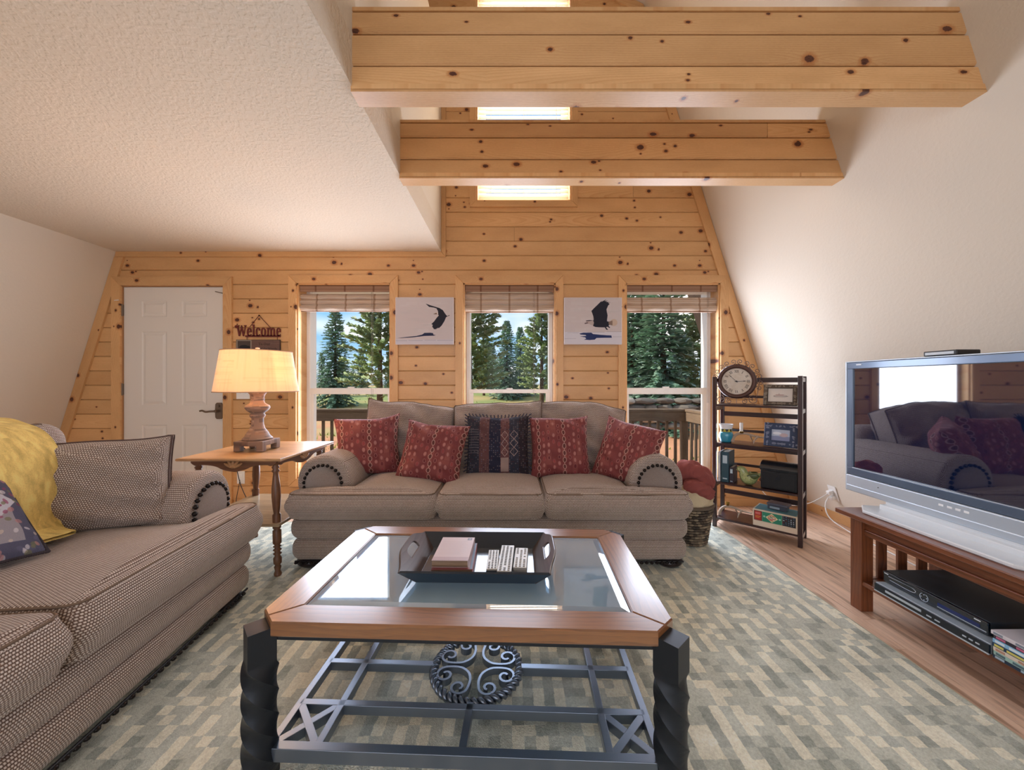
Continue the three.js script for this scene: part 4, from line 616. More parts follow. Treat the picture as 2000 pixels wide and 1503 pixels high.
// ---------- coffee table ----------
const CT = [-0.125, 0, -1.372], CTR = R(-2.2), TY = 0.46;
const ct3 = (x, y, z) => [CT[0] + x * Math.cos(CTR) + z * Math.sin(CTR), y, CT[2] - x * Math.sin(CTR) + z * Math.cos(CTR)];
{
  const t = thing('coffee_table', 'wood and iron coffee table with an inset glass top on twisted legs', 'table', CT, CTR), hw = 0.585, hd = 0.352, ch = 0.06;
  const oct = [[-hw + ch, -hd], [hw - ch, -hd], [hw, -hd + ch], [hw, hd - ch], [hw - ch, hd], [-hw + ch, hd], [-hw, hd - ch], [-hw, -hd + ch]];
  const ix = hw - 0.105, iz = hd - 0.088;
  // mitred border boards: long ones and end ones, with the chamfered corners
  const lay = (pts, long) => T(ext(shapeOf(pts), 0.042, 0, 0.004, long), [0, TY - 0.042, 0], [-Math.PI / 2, 0, 0]);   // plan point (x, -z)
  const m = (p) => [p[0], -p[1]];
  const cf = [[-hw + ch / 2, hd - ch / 2], [hw - ch / 2, hd - ch / 2]], boards4 = [
    [[-hw + ch, hd], [hw - ch, hd], [hw - ch / 2, hd - ch / 2], [ix, iz], [-ix, iz], [-hw + ch / 2, hd - ch / 2]], [[hw - ch, -hd], [-hw + ch, -hd], [-hw + ch / 2, -hd + ch / 2], [-ix, -iz], [ix, -iz], [hw - ch / 2, -hd + ch / 2]],
    [[hw, hd - ch], [hw, -hd + ch], [hw - ch / 2, -hd + ch / 2], [ix, -iz], [ix, iz], [hw - ch / 2, hd - ch / 2]], [[-hw, -hd + ch], [-hw, hd - ch], [-hw + ch / 2, hd - ch / 2], [-ix, iz], [-ix, -iz], [-hw + ch / 2, -hd + ch / 2]]];
  boards4.forEach((b, i) => { const g = lay(b.map(m), 'x'); part('border_board', i < 2 ? boxUV(g, 'x') : boxUV(g, 'z'), M.tableTop, t); });
  { // bevelled glass
    const g = new Soup(), bv = 0.024, y1 = TY - 0.003, y2 = TY - 0.007, y0 = TY - 0.013, o = [[-ix + 0.001, -iz + 0.001], [-ix + 0.001, iz - 0.001], [ix - 0.001, iz - 0.001], [ix - 0.001, -iz + 0.001]], n = o.map(([x, z]) => [x - Math.sign(x) * bv, z - Math.sign(z) * bv]);
    g.quad(...n.map(([x, z]) => [x, y1, z])); for (let i = 0; i < 4; i++) { const j = (i + 1) % 4; g.quad([o[i][0], y2, o[i][1]], [o[j][0], y2, o[j][1]], [n[j][0], y1, n[j][1]], [n[i][0], y1, n[i][1]]); g.quad([o[i][0], y0, o[i][1]], [o[j][0], y0, o[j][1]], [o[j][0], y2, o[j][1]], [o[i][0], y2, o[i][1]]); }
    g.quad(...o.slice().reverse().map(([x, z]) => [x, y0, z])); part('glass_top', g.make(), M.hazedTableGlass, t);
  }
  part('glass_ledge', [BB(-ix, ix, TY - 0.03, TY - 0.0135, iz - 0.012, iz), BB(-ix, ix, TY - 0.03, TY - 0.0135, -iz, -iz + 0.012), BB(-ix, -ix + 0.012, TY - 0.03, TY - 0.0135, -iz, iz), BB(ix - 0.012, ix, TY - 0.03, TY - 0.0135, -iz, iz)], M.cherry, t);
  const lx = hw - 0.026, lz = hd - 0.016, top = TY - 0.018;
  for (const [sx, sz] of [[-1, 1], [1, 1], [-1, -1], [1, -1]]) {   // square bar twisted like a rope
    const n = 72, k = 16, pos = [], idx = [], a = 0.034;
    for (let i = 0; i <= n; i++) { const y = mix(0.0115, top, i / n), w = y < 0.03 ? 0 : y > 0.345 ? 1 : (y - 0.03) / 0.315, ang = w * Math.PI * 2.25; for (let j = 0; j < k; j++) { const u = j / k * 4, s = Math.floor(u), f = u - s, c = [[-1, -1], [1, -1], [1, 1], [-1, 1]], p = [mix(c[s][0], c[(s + 1) % 4][0], f), mix(c[s][1], c[(s + 1) % 4][1], f)], tw = w > 0 && w < 1 ? Math.min(1, Math.min(w, 1 - w) * 12) : 0, l = Math.hypot(...p), q = Math.max(Math.abs(p[0]), Math.abs(p[1])), rad = a * mix(1, mix(1.02, 1.22 / Math.max(l, 1) + 0.06 * Math.pow(l - 1, 1) * 2, 0.75), tw), px = p[0] * rad, pz = p[1] * rad; pos.push(px * Math.cos(ang) - pz * Math.sin(ang), y, px * Math.sin(ang) + pz * Math.cos(ang)); } }
    for (let i = 0; i < n; i++) for (let j = 0; j < k; j++) { const b = i * k + j, c = i * k + (j + 1) % k; idx.push(b, b + k, c, c, b + k, c + k); }
    const c0 = pos.length / 3; pos.push(0, top, 0); for (let j = 0; j < k; j++) idx.push(n * k + j, c0, n * k + (j + 1) % k);
    let g = new THREE.BufferGeometry(); g.setAttribute('position', new THREE.Float32BufferAttribute(pos, 3)); g.setIndex(idx); g = toCreasedNormals(g, 0.6); part('leg', boxUV(g, 'y').translate(sx * (lx + 0.004), 0, sz * (lz + 0.004)), M.iron, t);
  }
  const y0 = 0.078, y1 = 0.108, bw = 0.011, bar = (x0, z0, x1, z1, w = bw, a = y0, b = y1) => { const L = Math.hypot(x1 - x0, z1 - z0); return T(B(L, b - a, w * 2, 0, 0, 0, 'x', 0.0015), [(x0 + x1) / 2, (a + b) / 2, (z0 + z1) / 2], [0, -Math.atan2(z1 - z0, x1 - x0), 0]); };
  for (const s of [-1, 1]) {
    part('apron_rail', bar(-lx, s * (lz - 0.01), lx, s * (lz - 0.01), 0.012, TY - 0.058, TY - 0.042), M.iron, t); part('apron_rail', bar(s * (lx - 0.01), -lz, s * (lx - 0.01), lz, 0.012, TY - 0.058, TY - 0.042), M.iron, t);
    part('shelf_rail', bar(-lx, s * lz, lx, s * lz, 0.013, 0.072, 0.11), M.ironBar, t); part('shelf_rail', bar(s * (lx - 0.02), -lz, s * (lx - 0.02), lz), M.ironBar, t);
    part('shelf_bar', bar(s * 0.405, -lz, s * 0.405, lz), M.ironBar, t); part('shelf_bar', bar(-lx + 0.02, s * 0.19, lx - 0.02, s * 0.19), M.ironBar, t);
    part('shelf_bar', bar(s * 0.158, 0.012, s * (lx - 0.02), 0.012), M.ironBar, t); part('shelf_bar', bar(0, s * 0.172, 0, s * lz), M.ironBar, t);
    for (const q of [-1, 1]) { part('brace_bar', bar(s * 0.405, q * 0.19, s * (lx - 0.02), q * lz, bw, y0 + 0.001, y1 - 0.0008), M.ironBar, t); part('brace_bar', bar(s * 0.405, q * lz, s * (lx - 0.02), q * 0.19, bw, y0 + 0.002, y1 - 0.0004), M.ironBar, t); }
  }
  const rope = [0, Math.PI].map((ph) => { const pts = []; for (let i = 0; i < 220; i++) { const a = i / 220 * Math.PI * 2, w = a * 22 + ph; const rr = 0.152 + 0.0085 * Math.cos(w); pts.push(V3(rr * Math.cos(a), 0.096 + 0.0085 * Math.sin(w), 0.012 + rr * Math.sin(a))); } return new THREE.TubeGeometry(new THREE.CatmullRomCurve3(pts, true), 330, 0.0082, 5, true); });
  const med = part('medallion', rope, M.ironBar, t);
  const flat = (pts, w = 0.0042, h = 0.011) => { const cv = new THREE.CatmullRomCurve3(pts.map(([x, z]) => V3(x, 0.094, z))), n = 60, q = new Soup(), e = []; for (let i = 0; i <= n; i++) { const p = cv.getPointAt(i / n), tn = cv.getTangentAt(i / n), sd = V3(-tn.z, 0, tn.x).normalize().multiplyScalar(w); e.push([p, sd]); }
    for (let i = 0; i < n; i++) { const [p, a] = e[i], [r, b] = e[i + 1], A = (v, d, k, y) => [v.x + d.x * k, v.y + y, v.z + d.z * k]; q.quad(A(p, a, 1, h), A(r, b, 1, h), A(r, b, -1, h), A(p, a, -1, h)); q.quad(A(p, a, 1, -h), A(r, b, 1, -h), A(r, b, 1, h), A(p, a, 1, h)); q.quad(A(p, a, -1, h), A(r, b, -1, h), A(r, b, -1, -h), A(p, a, -1, -h)); q.quad(A(p, a, -1, -h), A(r, b, -1, -h), A(r, b, 1, -h), A(p, a, 1, -h)); } return q.make(); };
  for (const sx of [-1, 1]) for (const sz of [-1, 1]) {   // scrolls: curl, belly, curl in each quarter
    const pts = []; const spiral = (cx, cz, r0, r1, a0, a1, n) => { for (let i = 0; i <= n; i++) { const f = i / n, a = mix(a0, a1, f), r = mix(r0, r1, f); pts.push([cx + r * Math.cos(a), cz + r * Math.sin(a)]); } };
    spiral(0.05, 0.098, 0.009, 0.032, R(-250), R(180), 16); pts.push([0.015, 0.066], [0.024, 0.036], [0.05, 0.014], [0.078, 0.009]); spiral(0.104, 0.046, 0.034, 0.009, R(-80), R(320), 16);
    part('scroll', flat(pts.map(([x, z]) => [sx * x, 0.012 + sz * z])), M.ironBar, med);
  }
}
// tray with what lies in it
{
  const p = ct3(0.008, TY - 0.002, 0.0), t = thing('serving_tray', 'dark flared wooden tray with handle holes lying on the coffee table', 'tray', p, CTR + R(1)), navy = P(0x14212e, 0.35, { clearcoat: 0.7, clearcoatRoughness: 0.2 }), bx = 0.195, bz = 0.125, tx = 0.243, tz = 0.168, hh = 0.052;
  part('base', B(bx * 2, 0.008, bz * 2, 0, 0.0045, 0, 'x', 0.001), P(0x39424c, 0.2, { clearcoat: 0.9, clearcoatRoughness: 0.08 }), t);
  const wall = (a, b, c, d, th) => { const q = new Soup(), n = V3(...b).sub(V3(...a)).cross(V3(...d).sub(V3(...a))).normalize().multiplyScalar(th), o = [a, b, c, d].map((v) => V3(...v).add(n).toArray()); q.quad(a, b, c, d).quad(o[3], o[2], o[1], o[0]); const v = [a, b, c, d]; for (let i = 0; i < 4; i++) { const j = (i + 1) % 4; q.quad(v[j], v[i], o[i], o[j]); } return boxUV(q.make()); };
  for (const s of [1, -1]) part('side_board', wall([-bx * s, 0.002, bz * s], [bx * s, 0.002, bz * s], [tx * s, hh, tz * s], [-tx * s, hh, tz * s], -0.007), navy, t);
  const lean = Math.atan2(tx - bx, hh);
  for (const s of [1, -1]) {
    const sh = new THREE.Shape(), H0 = hh / Math.cos(lean); sh.moveTo(-bz, 0); sh.lineTo(bz, 0); sh.lineTo(tz, H0); sh.bezierCurveTo(0.12, H0 + 0.006, 0.1, H0 + 0.036, 0.05, H0 + 0.038); sh.lineTo(-0.05, H0 + 0.038); sh.bezierCurveTo(-0.1, H0 + 0.036, -0.12, H0 + 0.006, -tz, H0); sh.closePath();
    const h = new THREE.Path(); h.moveTo(-0.05, H0 - 0.012); h.bezierCurveTo(-0.06, H0 + 0.02, -0.03, H0 + 0.018, 0, H0 + 0.018); h.bezierCurveTo(0.03, H0 + 0.018, 0.06, H0 + 0.02, 0.05, H0 - 0.012); h.closePath(); sh.holes.push(h);
    part('handle_board', T(T(ext(sh, 0.008, -0.004, 0.0015), [0, 0, 0], [lean, 0, 0]), [s * bx, 0.002, 0], [0, s * Math.PI / 2, 0]), P(0x5b4a44, 0.35, { map: grainTex, clearcoat: 0.6, clearcoatRoughness: 0.2 }), t);
  }
}
const trayY = TY + 0.0075;
function paperback(label, x, z, y, w, d, h, turn, tex, tone) {
  const t = thing('paperback_book', label, 'book', ct3(x, y, z), CTR + turn, 'paperback books stacked in the tray');
  part('pages', B(w - 0.002, h - 0.003, d - 0.004, -0.0005, h / 2, 0, 'x'), S(0xb89a7e, 0.9, { map: grainTex }), t);
  part('cover', [B(w, 0.0012, d, 0, h - 0.0008, 0, 'x'), B(w, 0.0012, d, 0, 0.0007, 0, 'x'), B(0.002, h, d, w / 2 - 0.001, h / 2, 0)], S(tone, 0.5), t);
  part('cover_print', new THREE.PlaneGeometry(w - 0.002, d - 0.002).rotateX(-Math.PI / 2).translate(0, h + 0.0002, 0), S(0xffffff, 0.45, { map: tex }), t); return t;
}
const cover1 = canvasTex(256, 380, (c, W, H) => { c.fillStyle = '#d6c2c4'; c.fillRect(0, 0, W, H); c.fillStyle = '#c3aab0'; c.fillRect(0, 330, W, 50); c.fillStyle = '#6d6f80'; c.fillRect(206, 12, 34, 40); c.fillStyle = '#a9a6b4'; c.fillRect(213, 18, 20, 24); c.globalAlpha = 0.2; for (let y = 70; y < 300; y += 13) { c.fillStyle = '#8a7780'; c.fillRect(22, y, 150 + (y * 37 % 50), 3); } });
const cover2 = canvasTex(256, 380, (c, W, H) => { c.fillStyle = '#8a4a4e'; c.fillRect(0, 0, W, H); c.fillStyle = '#c9c3c6'; c.fillRect(206, 20, 30, 340); c.fillStyle = '#5b6d85'; c.fillRect(240, 0, 16, H); });
paperback('thick lower paperback with a red and white cover at the bottom of the book stack', -0.078, 0.004, trayY, 0.138, 0.208, 0.026, R(3), cover2, 0xb06a6c);
paperback('upper paperback with a pale pink cover on top of the book stack', -0.083, 0.0, trayY + 0.0265, 0.124, 0.192, 0.024, R(1), cover1, 0xd6c2c4);
function remote(label, x, z, w, d, h, turn, kind) {
  const t = thing('remote_control', label, 'remote', ct3(x, trayY, z), CTR + turn, 'remote controls in the tray'), pale = kind === 'dark' ? 0x2a3340 : 0xc9c8c6;
  part('body', B(w, h * 0.75, d, 0, h * 0.4, 0, 'z', 0.005), S(kind === 'pale' ? 0xb7b6b4 : 0x1e2b3c, 0.4), t);
  part('face', B(w * 0.97, h * 0.3, d * 0.985, 0, h * 0.86, 0, 'z', 0.002), S(0xd9d8d5, 0.4), t);
  const rows = Math.floor(d / 0.0125), r = rng(w * 1e5), g = [];
  for (let i = 0; i < rows; i++) for (const k of [-1, 0, 1]) if (r() < 0.9) g.push(B(w * 0.15, 0.0022, 0.004, k * w * 0.28, h + 0.001, -d / 2 + 0.012 + i * (d - 0.022) / (rows - 1), 'x', 0.0006));
  const bt = part('button', g, S(kind === 'pale' ? 0x9a9997 : 0x767a80, 0.5), t); bt.name = 'buttons'; bt.userData.kind = 'stuff';
}
remote('short silver-faced remote with a dark body, nearest the books in the tray', 0.058, 0.018, 0.04, 0.15, 0.022, R(2), 'mid');
remote('longest remote with many small buttons in the middle of the three', 0.105, 0.012, 0.05, 0.205, 0.026, R(-1), 'long');
remote('pale grey remote nearest the right handle of the tray', 0.157, -0.004, 0.048, 0.158, 0.02, R(-2), 'pale');

// ---------- side table and lamp ----------
{
  const x0 = -1.894, x1 = -1.302, z0 = -2.775, z1 = -2.13, y = 0.68, cx = (x0 + x1) / 2, cz = (z0 + z1) / 2, t = thing('side_table', 'wooden side table with a carved apron on turned legs, carrying a lamp', 'table', [cx, 0.0115, cz]), w = x1 - x0, d = z1 - z0;
  part('top', T(ext(shapeOf([[-w / 2, -d / 2], [w / 2, -d / 2], [w / 2, d / 2], [-w / 2, d / 2]]), 0.016, 0, 0.004), [0, y - 0.016, 0], [-Math.PI / 2, 0, 0]), M.oak, t);
  const prof = [[0.018, 0], [0.021, 0.012], [0.014, 0.03], [0.019, 0.05], [0.0125, 0.06], [0.021, 0.07], [0.022, 0.1], [0.013, 0.115], [0.0225, 0.125], [0.012, 0.135], [0.023, 0.146], [0.012, 0.157], [0.022, 0.165], [0.013, 0.173], [0.0225, 0.184], [0.0225, 0.2], [0.0225, 0.255], [0.014, 0.262], [0.022, 0.27]].concat([[0.022, 0.345], [0.015, 0.352], [0.019, 0.38], [0.024, 0.45], [0.0225, 0.5], [0.016, 0.56], [0.013, 0.585], [0.022, 0.595], [0.014, 0.606], [0.021, 0.616], [0.014, 0.627], [0.023, 0.64], [0.023, 0.671]]);
  for (const sx of [-1, 1]) for (const sz of [-1, 1]) { const g = lathe(prof, 18), p = g.attributes.position; for (let i = 0; i < p.count; i++) { const k = 1 - p.getY(i) / 0.671; p.setX(i, p.getX(i) + sx * 0.03 * k); p.setZ(i, p.getZ(i) + sz * 0.025 * k); } g.computeVertexNormals(); part('leg', boxUV(g, 'y').translate(sx * (w / 2 - 0.075), 0, sz * (d / 2 - 0.075)), M.turned, t); }
  const apron = (len) => { const s = new THREE.Shape(), h = len / 2; s.moveTo(-h, 0); s.lineTo(h, 0); s.lineTo(h, -0.018); s.quadraticCurveTo(h - 0.03, -0.045, h - 0.05, -0.03); s.quadraticCurveTo(h * 0.45, -0.028, h * 0.32, -0.05); s.quadraticCurveTo(0, -0.085, -h * 0.32, -0.05); s.quadraticCurveTo(-h * 0.45, -0.028, -h + 0.05, -0.03); s.quadraticCurveTo(-h + 0.03, -0.045, -h, -0.018); s.closePath(); return ext(s, 0.016, -0.008, 0.003); };
  const leaf = () => [-62, -34, 0, 34, 62].map((a) => T(new THREE.SphereGeometry(1, 10, 8), [0.03 * Math.sin(R(a)), -0.045 + 0.028 * Math.cos(R(a)), 0.009], [0, 0, -R(a)], [0.009, 0.03, 0.007]));
  for (const [len, turn, px, pz] of [[w - 0.1, 0, 0, d / 2 - 0.05], [w - 0.1, Math.PI, 0, -d / 2 + 0.05], [d - 0.1, Math.PI / 2, w / 2 - 0.05, 0], [d - 0.1, -Math.PI / 2, -w / 2 + 0.05, 0]]) { const a = part('apron', T(apron(len), [px, y - 0.016, pz], [0, turn, 0]), M.turned, t); part('carved_leaf', leaf().map((g) => T(g, [px, y - 0.016, pz], [0, turn, 0])), M.oak, a); }
  part('shelf', B(w - 0.05, 0.018, d - 0.05, 0, 0.295, 0, 'x', 0.004), P(0xcbb08c, 0.3, { map: grainTex, clearcoat: 0.6, clearcoatRoughness: 0.15 }), t);
  const bulb = [-1.625, 1.17, -2.42];
  const L = thing('table_lamp', 'lit table lamp with a cream drum shade and a weathered turned base', 'lamp', [bulb[0], y + 0.0118, bulb[2]]), wd = canvasTex(256, 256, (c, W, H) => { c.fillStyle = '#8a7264'; c.fillRect(0, 0, W, H); const r = rng(6); for (let i = 0; i < 260; i++) { c.globalAlpha = 0.4; c.fillStyle = ['#5c4a44', '#b59b8a', '#a07860', '#453a38'][Math.floor(r() * 4)]; c.fillRect(r() * W, r() * H, 30 + 80 * r(), 3 + 6 * r()); } }), wm = S(0xffffff, 0.6, { map: wd });
  part('foot', [-1, 1].flatMap((a) => [-1, 1].map((b) => B(0.04, 0.04, 0.04, a * 0.07, 0.021, b * 0.07, null, 0.004))).concat([B(0.18, 0.03, 0.18, 0, 0.05, 0, null, 0.005)]), wm, L);
  part('stem', lathe([[0, 0.06], [0.082, 0.062], [0.084, 0.075], [0.07, 0.088], [0.06, 0.11], [0.042, 0.135], [0.034, 0.165], [0.033, 0.2], [0.042, 0.212], [0.044, 0.222], [0.036, 0.232], [0.06, 0.252], [0.07, 0.268], [0.066, 0.282], [0.042, 0.296], [0.036, 0.315], [0.04, 0.322], [0.036, 0.33], [0.041, 0.35], [0.05, 0.362], [0.046, 0.376], [0.016, 0.378], [0.014, 0.44]], 36), wm, L);
  const shadeMat2 = P(0xf2e8dc, 0.95, { map: canvasTex(256, 256, (c, W, H) => { c.fillStyle = '#fff4e4'; c.fillRect(0, 0, W, H); const r = rng(2); for (let i = 0; i < 900; i++) { c.globalAlpha = 0.12; c.fillStyle = r() < 0.5 ? '#c9a987' : '#fff'; r() < 0.5 ? c.fillRect(r() * W, r() * H, 40, 1.5) : c.fillRect(r() * W, r() * H, 1.5, 40); } }), transmission: 0.5, thickness: 0 });
  const sh = lathe([[0.231, 0.371], [0.23, 0.3725], [0.1925, 0.626], [0.1935, 0.626], [0.2315, 0.371], [0.231, 0.371]], 64); part('shade', sh, shadeMat2, L);
  part('shade_rim', [new THREE.TorusGeometry(0.1932, 0.003, 6, 64).rotateX(Math.PI / 2).translate(0, 0.626, 0), new THREE.TorusGeometry(0.2312, 0.003, 6, 64).rotateX(Math.PI / 2).translate(0, 0.371, 0)], S(0xb9987a, 0.8), L);
  part('harp', [tube([[0.02, 0.43, 0], [0.06, 0.5, 0], [0.045, 0.6, 0], [0, 0.628, 0], [-0.045, 0.6, 0], [-0.06, 0.5, 0], [-0.02, 0.43, 0]], 0.0022, 30, 5), tube([[-0.193, 0.622, 0], [0, 0.626, 0], [0.193, 0.622, 0]], 0.0018, 6, 5), tube([[0, 0.622, -0.193], [0, 0.626, 0], [0, 0.622, 0.193]], 0.0018, 6, 5)], M.brass, L);
  part('finial', lathe([[0, 0.626], [0.006, 0.628], [0.005, 0.636], [0.012, 0.642], [0.012, 0.65], [0, 0.654]], 14), S(0xd9c2ae, 0.5), L);
  part('bulb', ball(0.03, 0, 0.483, 0, 16, 12), S(0xffe2b0, 0.5, { emissive: 0xffd9aa, emissiveIntensity: 3 }), L); part('socket', cyl(0.014, 0.014, 0.03, 0, 0.445, 0, 12), M.brass, L);
  const pl = new THREE.PointLight(0xffd0a2, 0.95); pl.position.set(...bulb); pl.castShadow = true; pl.shadow.radius = 1.4; scene.add(pl);
  solo('lamp_cord', tube([[-1.72, y + 0.0155, -2.44], [-1.78, y + 0.0155, -2.5], [-1.86, y + 0.0155, -2.56], [-1.905, y - 0.01, -2.6], [-1.92, 0.4, -2.68], [-1.93, 0.05, -2.9], [-2.2, 0.01, -3.2], [-2.46, 0.02, -3.38], [-2.46, 0.24, -3.425]], 0.0028, 60, 6), S(0x2b2320, 0.5), 'thin dark lamp cord running off the back of the side table', 'cord');
}

// ---------- television on its stand ----------
{
  const x0 = 1.665, x1 = 2.2, z0 = -1.955, z1 = -0.68, y = 0.478, t = thing('tv_stand', 'low cherry wood television stand with slatted ends and an open shelf', 'stand', [(x0 + x1) / 2, 0, (z0 + z1) / 2]), w = x1 - x0, d = z1 - z0, lx = w / 2 - 0.07, lz = d / 2 - 0.075;
  part('top', B(w, 0.024, d, 0, y - 0.012, 0, 'z', 0.005), M.cherry, t);
  for (const sx of [-1, 1]) for (const sz of [-1, 1]) part('leg', B(0.06, y - 0.024, 0.06, sx * lx, (y - 0.024) / 2, sz * lz, 'y', 0.003), M.cherry, t);
  for (const s of [-1, 1]) {
    part('apron', B(0.02, 0.05, 2 * lz, s * lx, y - 0.05, 0, 'z', 0.002), M.cherry, t); part('rail', B(0.036, 0.03, 2 * lz, s * lx, y - 0.09, 0, 'z', 0.005), M.cherry, t);
    part('end_rail', B(2 * lx, 0.06, 0.022, 0, y - 0.06, s * lz, 'x', 0.002), M.cherry, t); part('end_rail', B(2 * lx, 0.045, 0.022, 0, 0.13, s * lz, 'x', 0.002), M.cherry, t);
    for (const k of [-0.1, 0, 0.1]) part('slat', B(0.045, y - 0.2, 0.014, k, 0.13 + (y - 0.2) / 2, s * lz, 'y', 0.002), M.cherry, t);
  }
  part('shelf', B(2 * lx + 0.05, 0.022, 2 * lz + 0.03, 0, 0.139, 0, 'z', 0.004), M.cherry, t);
}
{
  const X = 1.85, t = thing('television', 'silver flat television with a dark screen reflecting the sofa and window', 'television', [X, 0.478, -1.58]), zf = -0.516, zn = 0.516, b = 0.052, top = 0.751, frame = P(0x5d6f86, 0.25, { metalness: 0.3, clearcoat: 0.8, clearcoatRoughness: 0.1 });
  part('cabinet', [BB(0.012, 0.1, b, top, zf, zn, 'z', 0.012), BB(0.09, 0.16, b + 0.1, top - 0.1, zf + 0.15, zn - 0.15, 'z', 0.02)], S(0x30343a, 0.5), t);
  const bz = 0.036, sb = b + 0.128, st = top - 0.036;
  part('bezel', [BB(0.0, 0.02, st, top, zf + 0.003, zn - 0.003, 'z', 0.004), BB(0.0, 0.02, sb - 0.038, sb, zf + 0.003, zn - 0.003, 'z', 0.004), BB(0.0, 0.02, sb - 0.002, st + 0.002, zf + 0.003, zf + bz, 'y', 0.004), BB(0.0, 0.02, sb - 0.002, st + 0.002, zn - bz, zn - 0.003, 'y', 0.004)], frame, t);
  part('edge_trim', [BB(-0.002, 0.03, b, top + 0.002, zf - 0.004, zf + 0.003, 'y', 0.002), BB(-0.002, 0.03, b, top + 0.002, zn - 0.003, zn + 0.004, 'y', 0.002), BB(-0.002, 0.03, top, top + 0.005, zf - 0.004, zn + 0.004, 'z', 0.002)], M.silver, t);
  part('screen', BB(0.008, 0.014, sb - 0.003, st + 0.003, zf + bz - 0.003, zn - bz + 0.003, 'z'), P(0x0a1a3a, 0.03, { ior: 2.2, clearcoat: 1, clearcoatRoughness: 0.02 }), t);
  part('screen_edge', BB(-0.001, 0.004, sb - 0.001, sb + 0.003, zf + bz, zn - bz, 'z'), M.silver, t);
  part('speaker_panel', [BB(-0.004, 0.03, b, sb - 0.04, zf, zn, 'z', 0.006), BB(-0.006, 0.02, b - 0.0, b + 0.036, zf + 0.002, zn - 0.002, 'z', 0.008)], M.silver, t);
  part('emblem', [[-0.05, 0x303642], [-0.018, 0], [0.012, 0], [0.042, 0x303642]].map(([z]) => B(0.002, 0.009, 0.018, -0.0048, b + 0.062, z, null, 0.0008)), S(0xf4f6f8, 0.3), t); part('model_mark', B(0.001, 0.006, 0.03, -0.0006, st + 0.022, zf + 0.075), S(0xe8edf2, 0.4), t);
  part('indicator', B(0.002, 0.004, 0.004, -0.0048, b + 0.06, -0.33), M.black, t);
  const base = [[-0.36, -0.06], [-0.28, -0.13], [0.28, -0.13], [0.36, -0.06], [0.3, 0.18], [-0.3, 0.18]].map(([z, x]) => [x, -z]);
  part('stand_base', [T(ext(shapeOf(base), 0.016, 0, 0.004), [0, 0.0005, 0], [-Math.PI / 2, 0, 0])], P(0xe3e9ee, 0.3, { clearcoat: 0.5 }), t);
  part('stand_neck', [BB(0.0, 0.09, 0.012, b + 0.02, -0.3, 0.3, 'z', 0.008), BB(-0.03, 0.01, 0.012, 0.04, -0.3, 0.4, 'z', 0.006)], P(0xe3e9ee, 0.3, { clearcoat: 0.5 }), t);
  const bx2 = thing('receiver_box', 'small black receiver box lying on top of the television', 'box', [1.9, 1.2345, -1.64]);
  part('case', B(0.1, 0.022, 0.13, 0, 0.0115, 0, 'z', 0.004), M.black, bx2); part('front_panel', B(0.004, 0.012, 0.11, -0.051, 0.011, 0, 'z', 0.001), S(0xc9d0d6, 0.4), bx2);
}
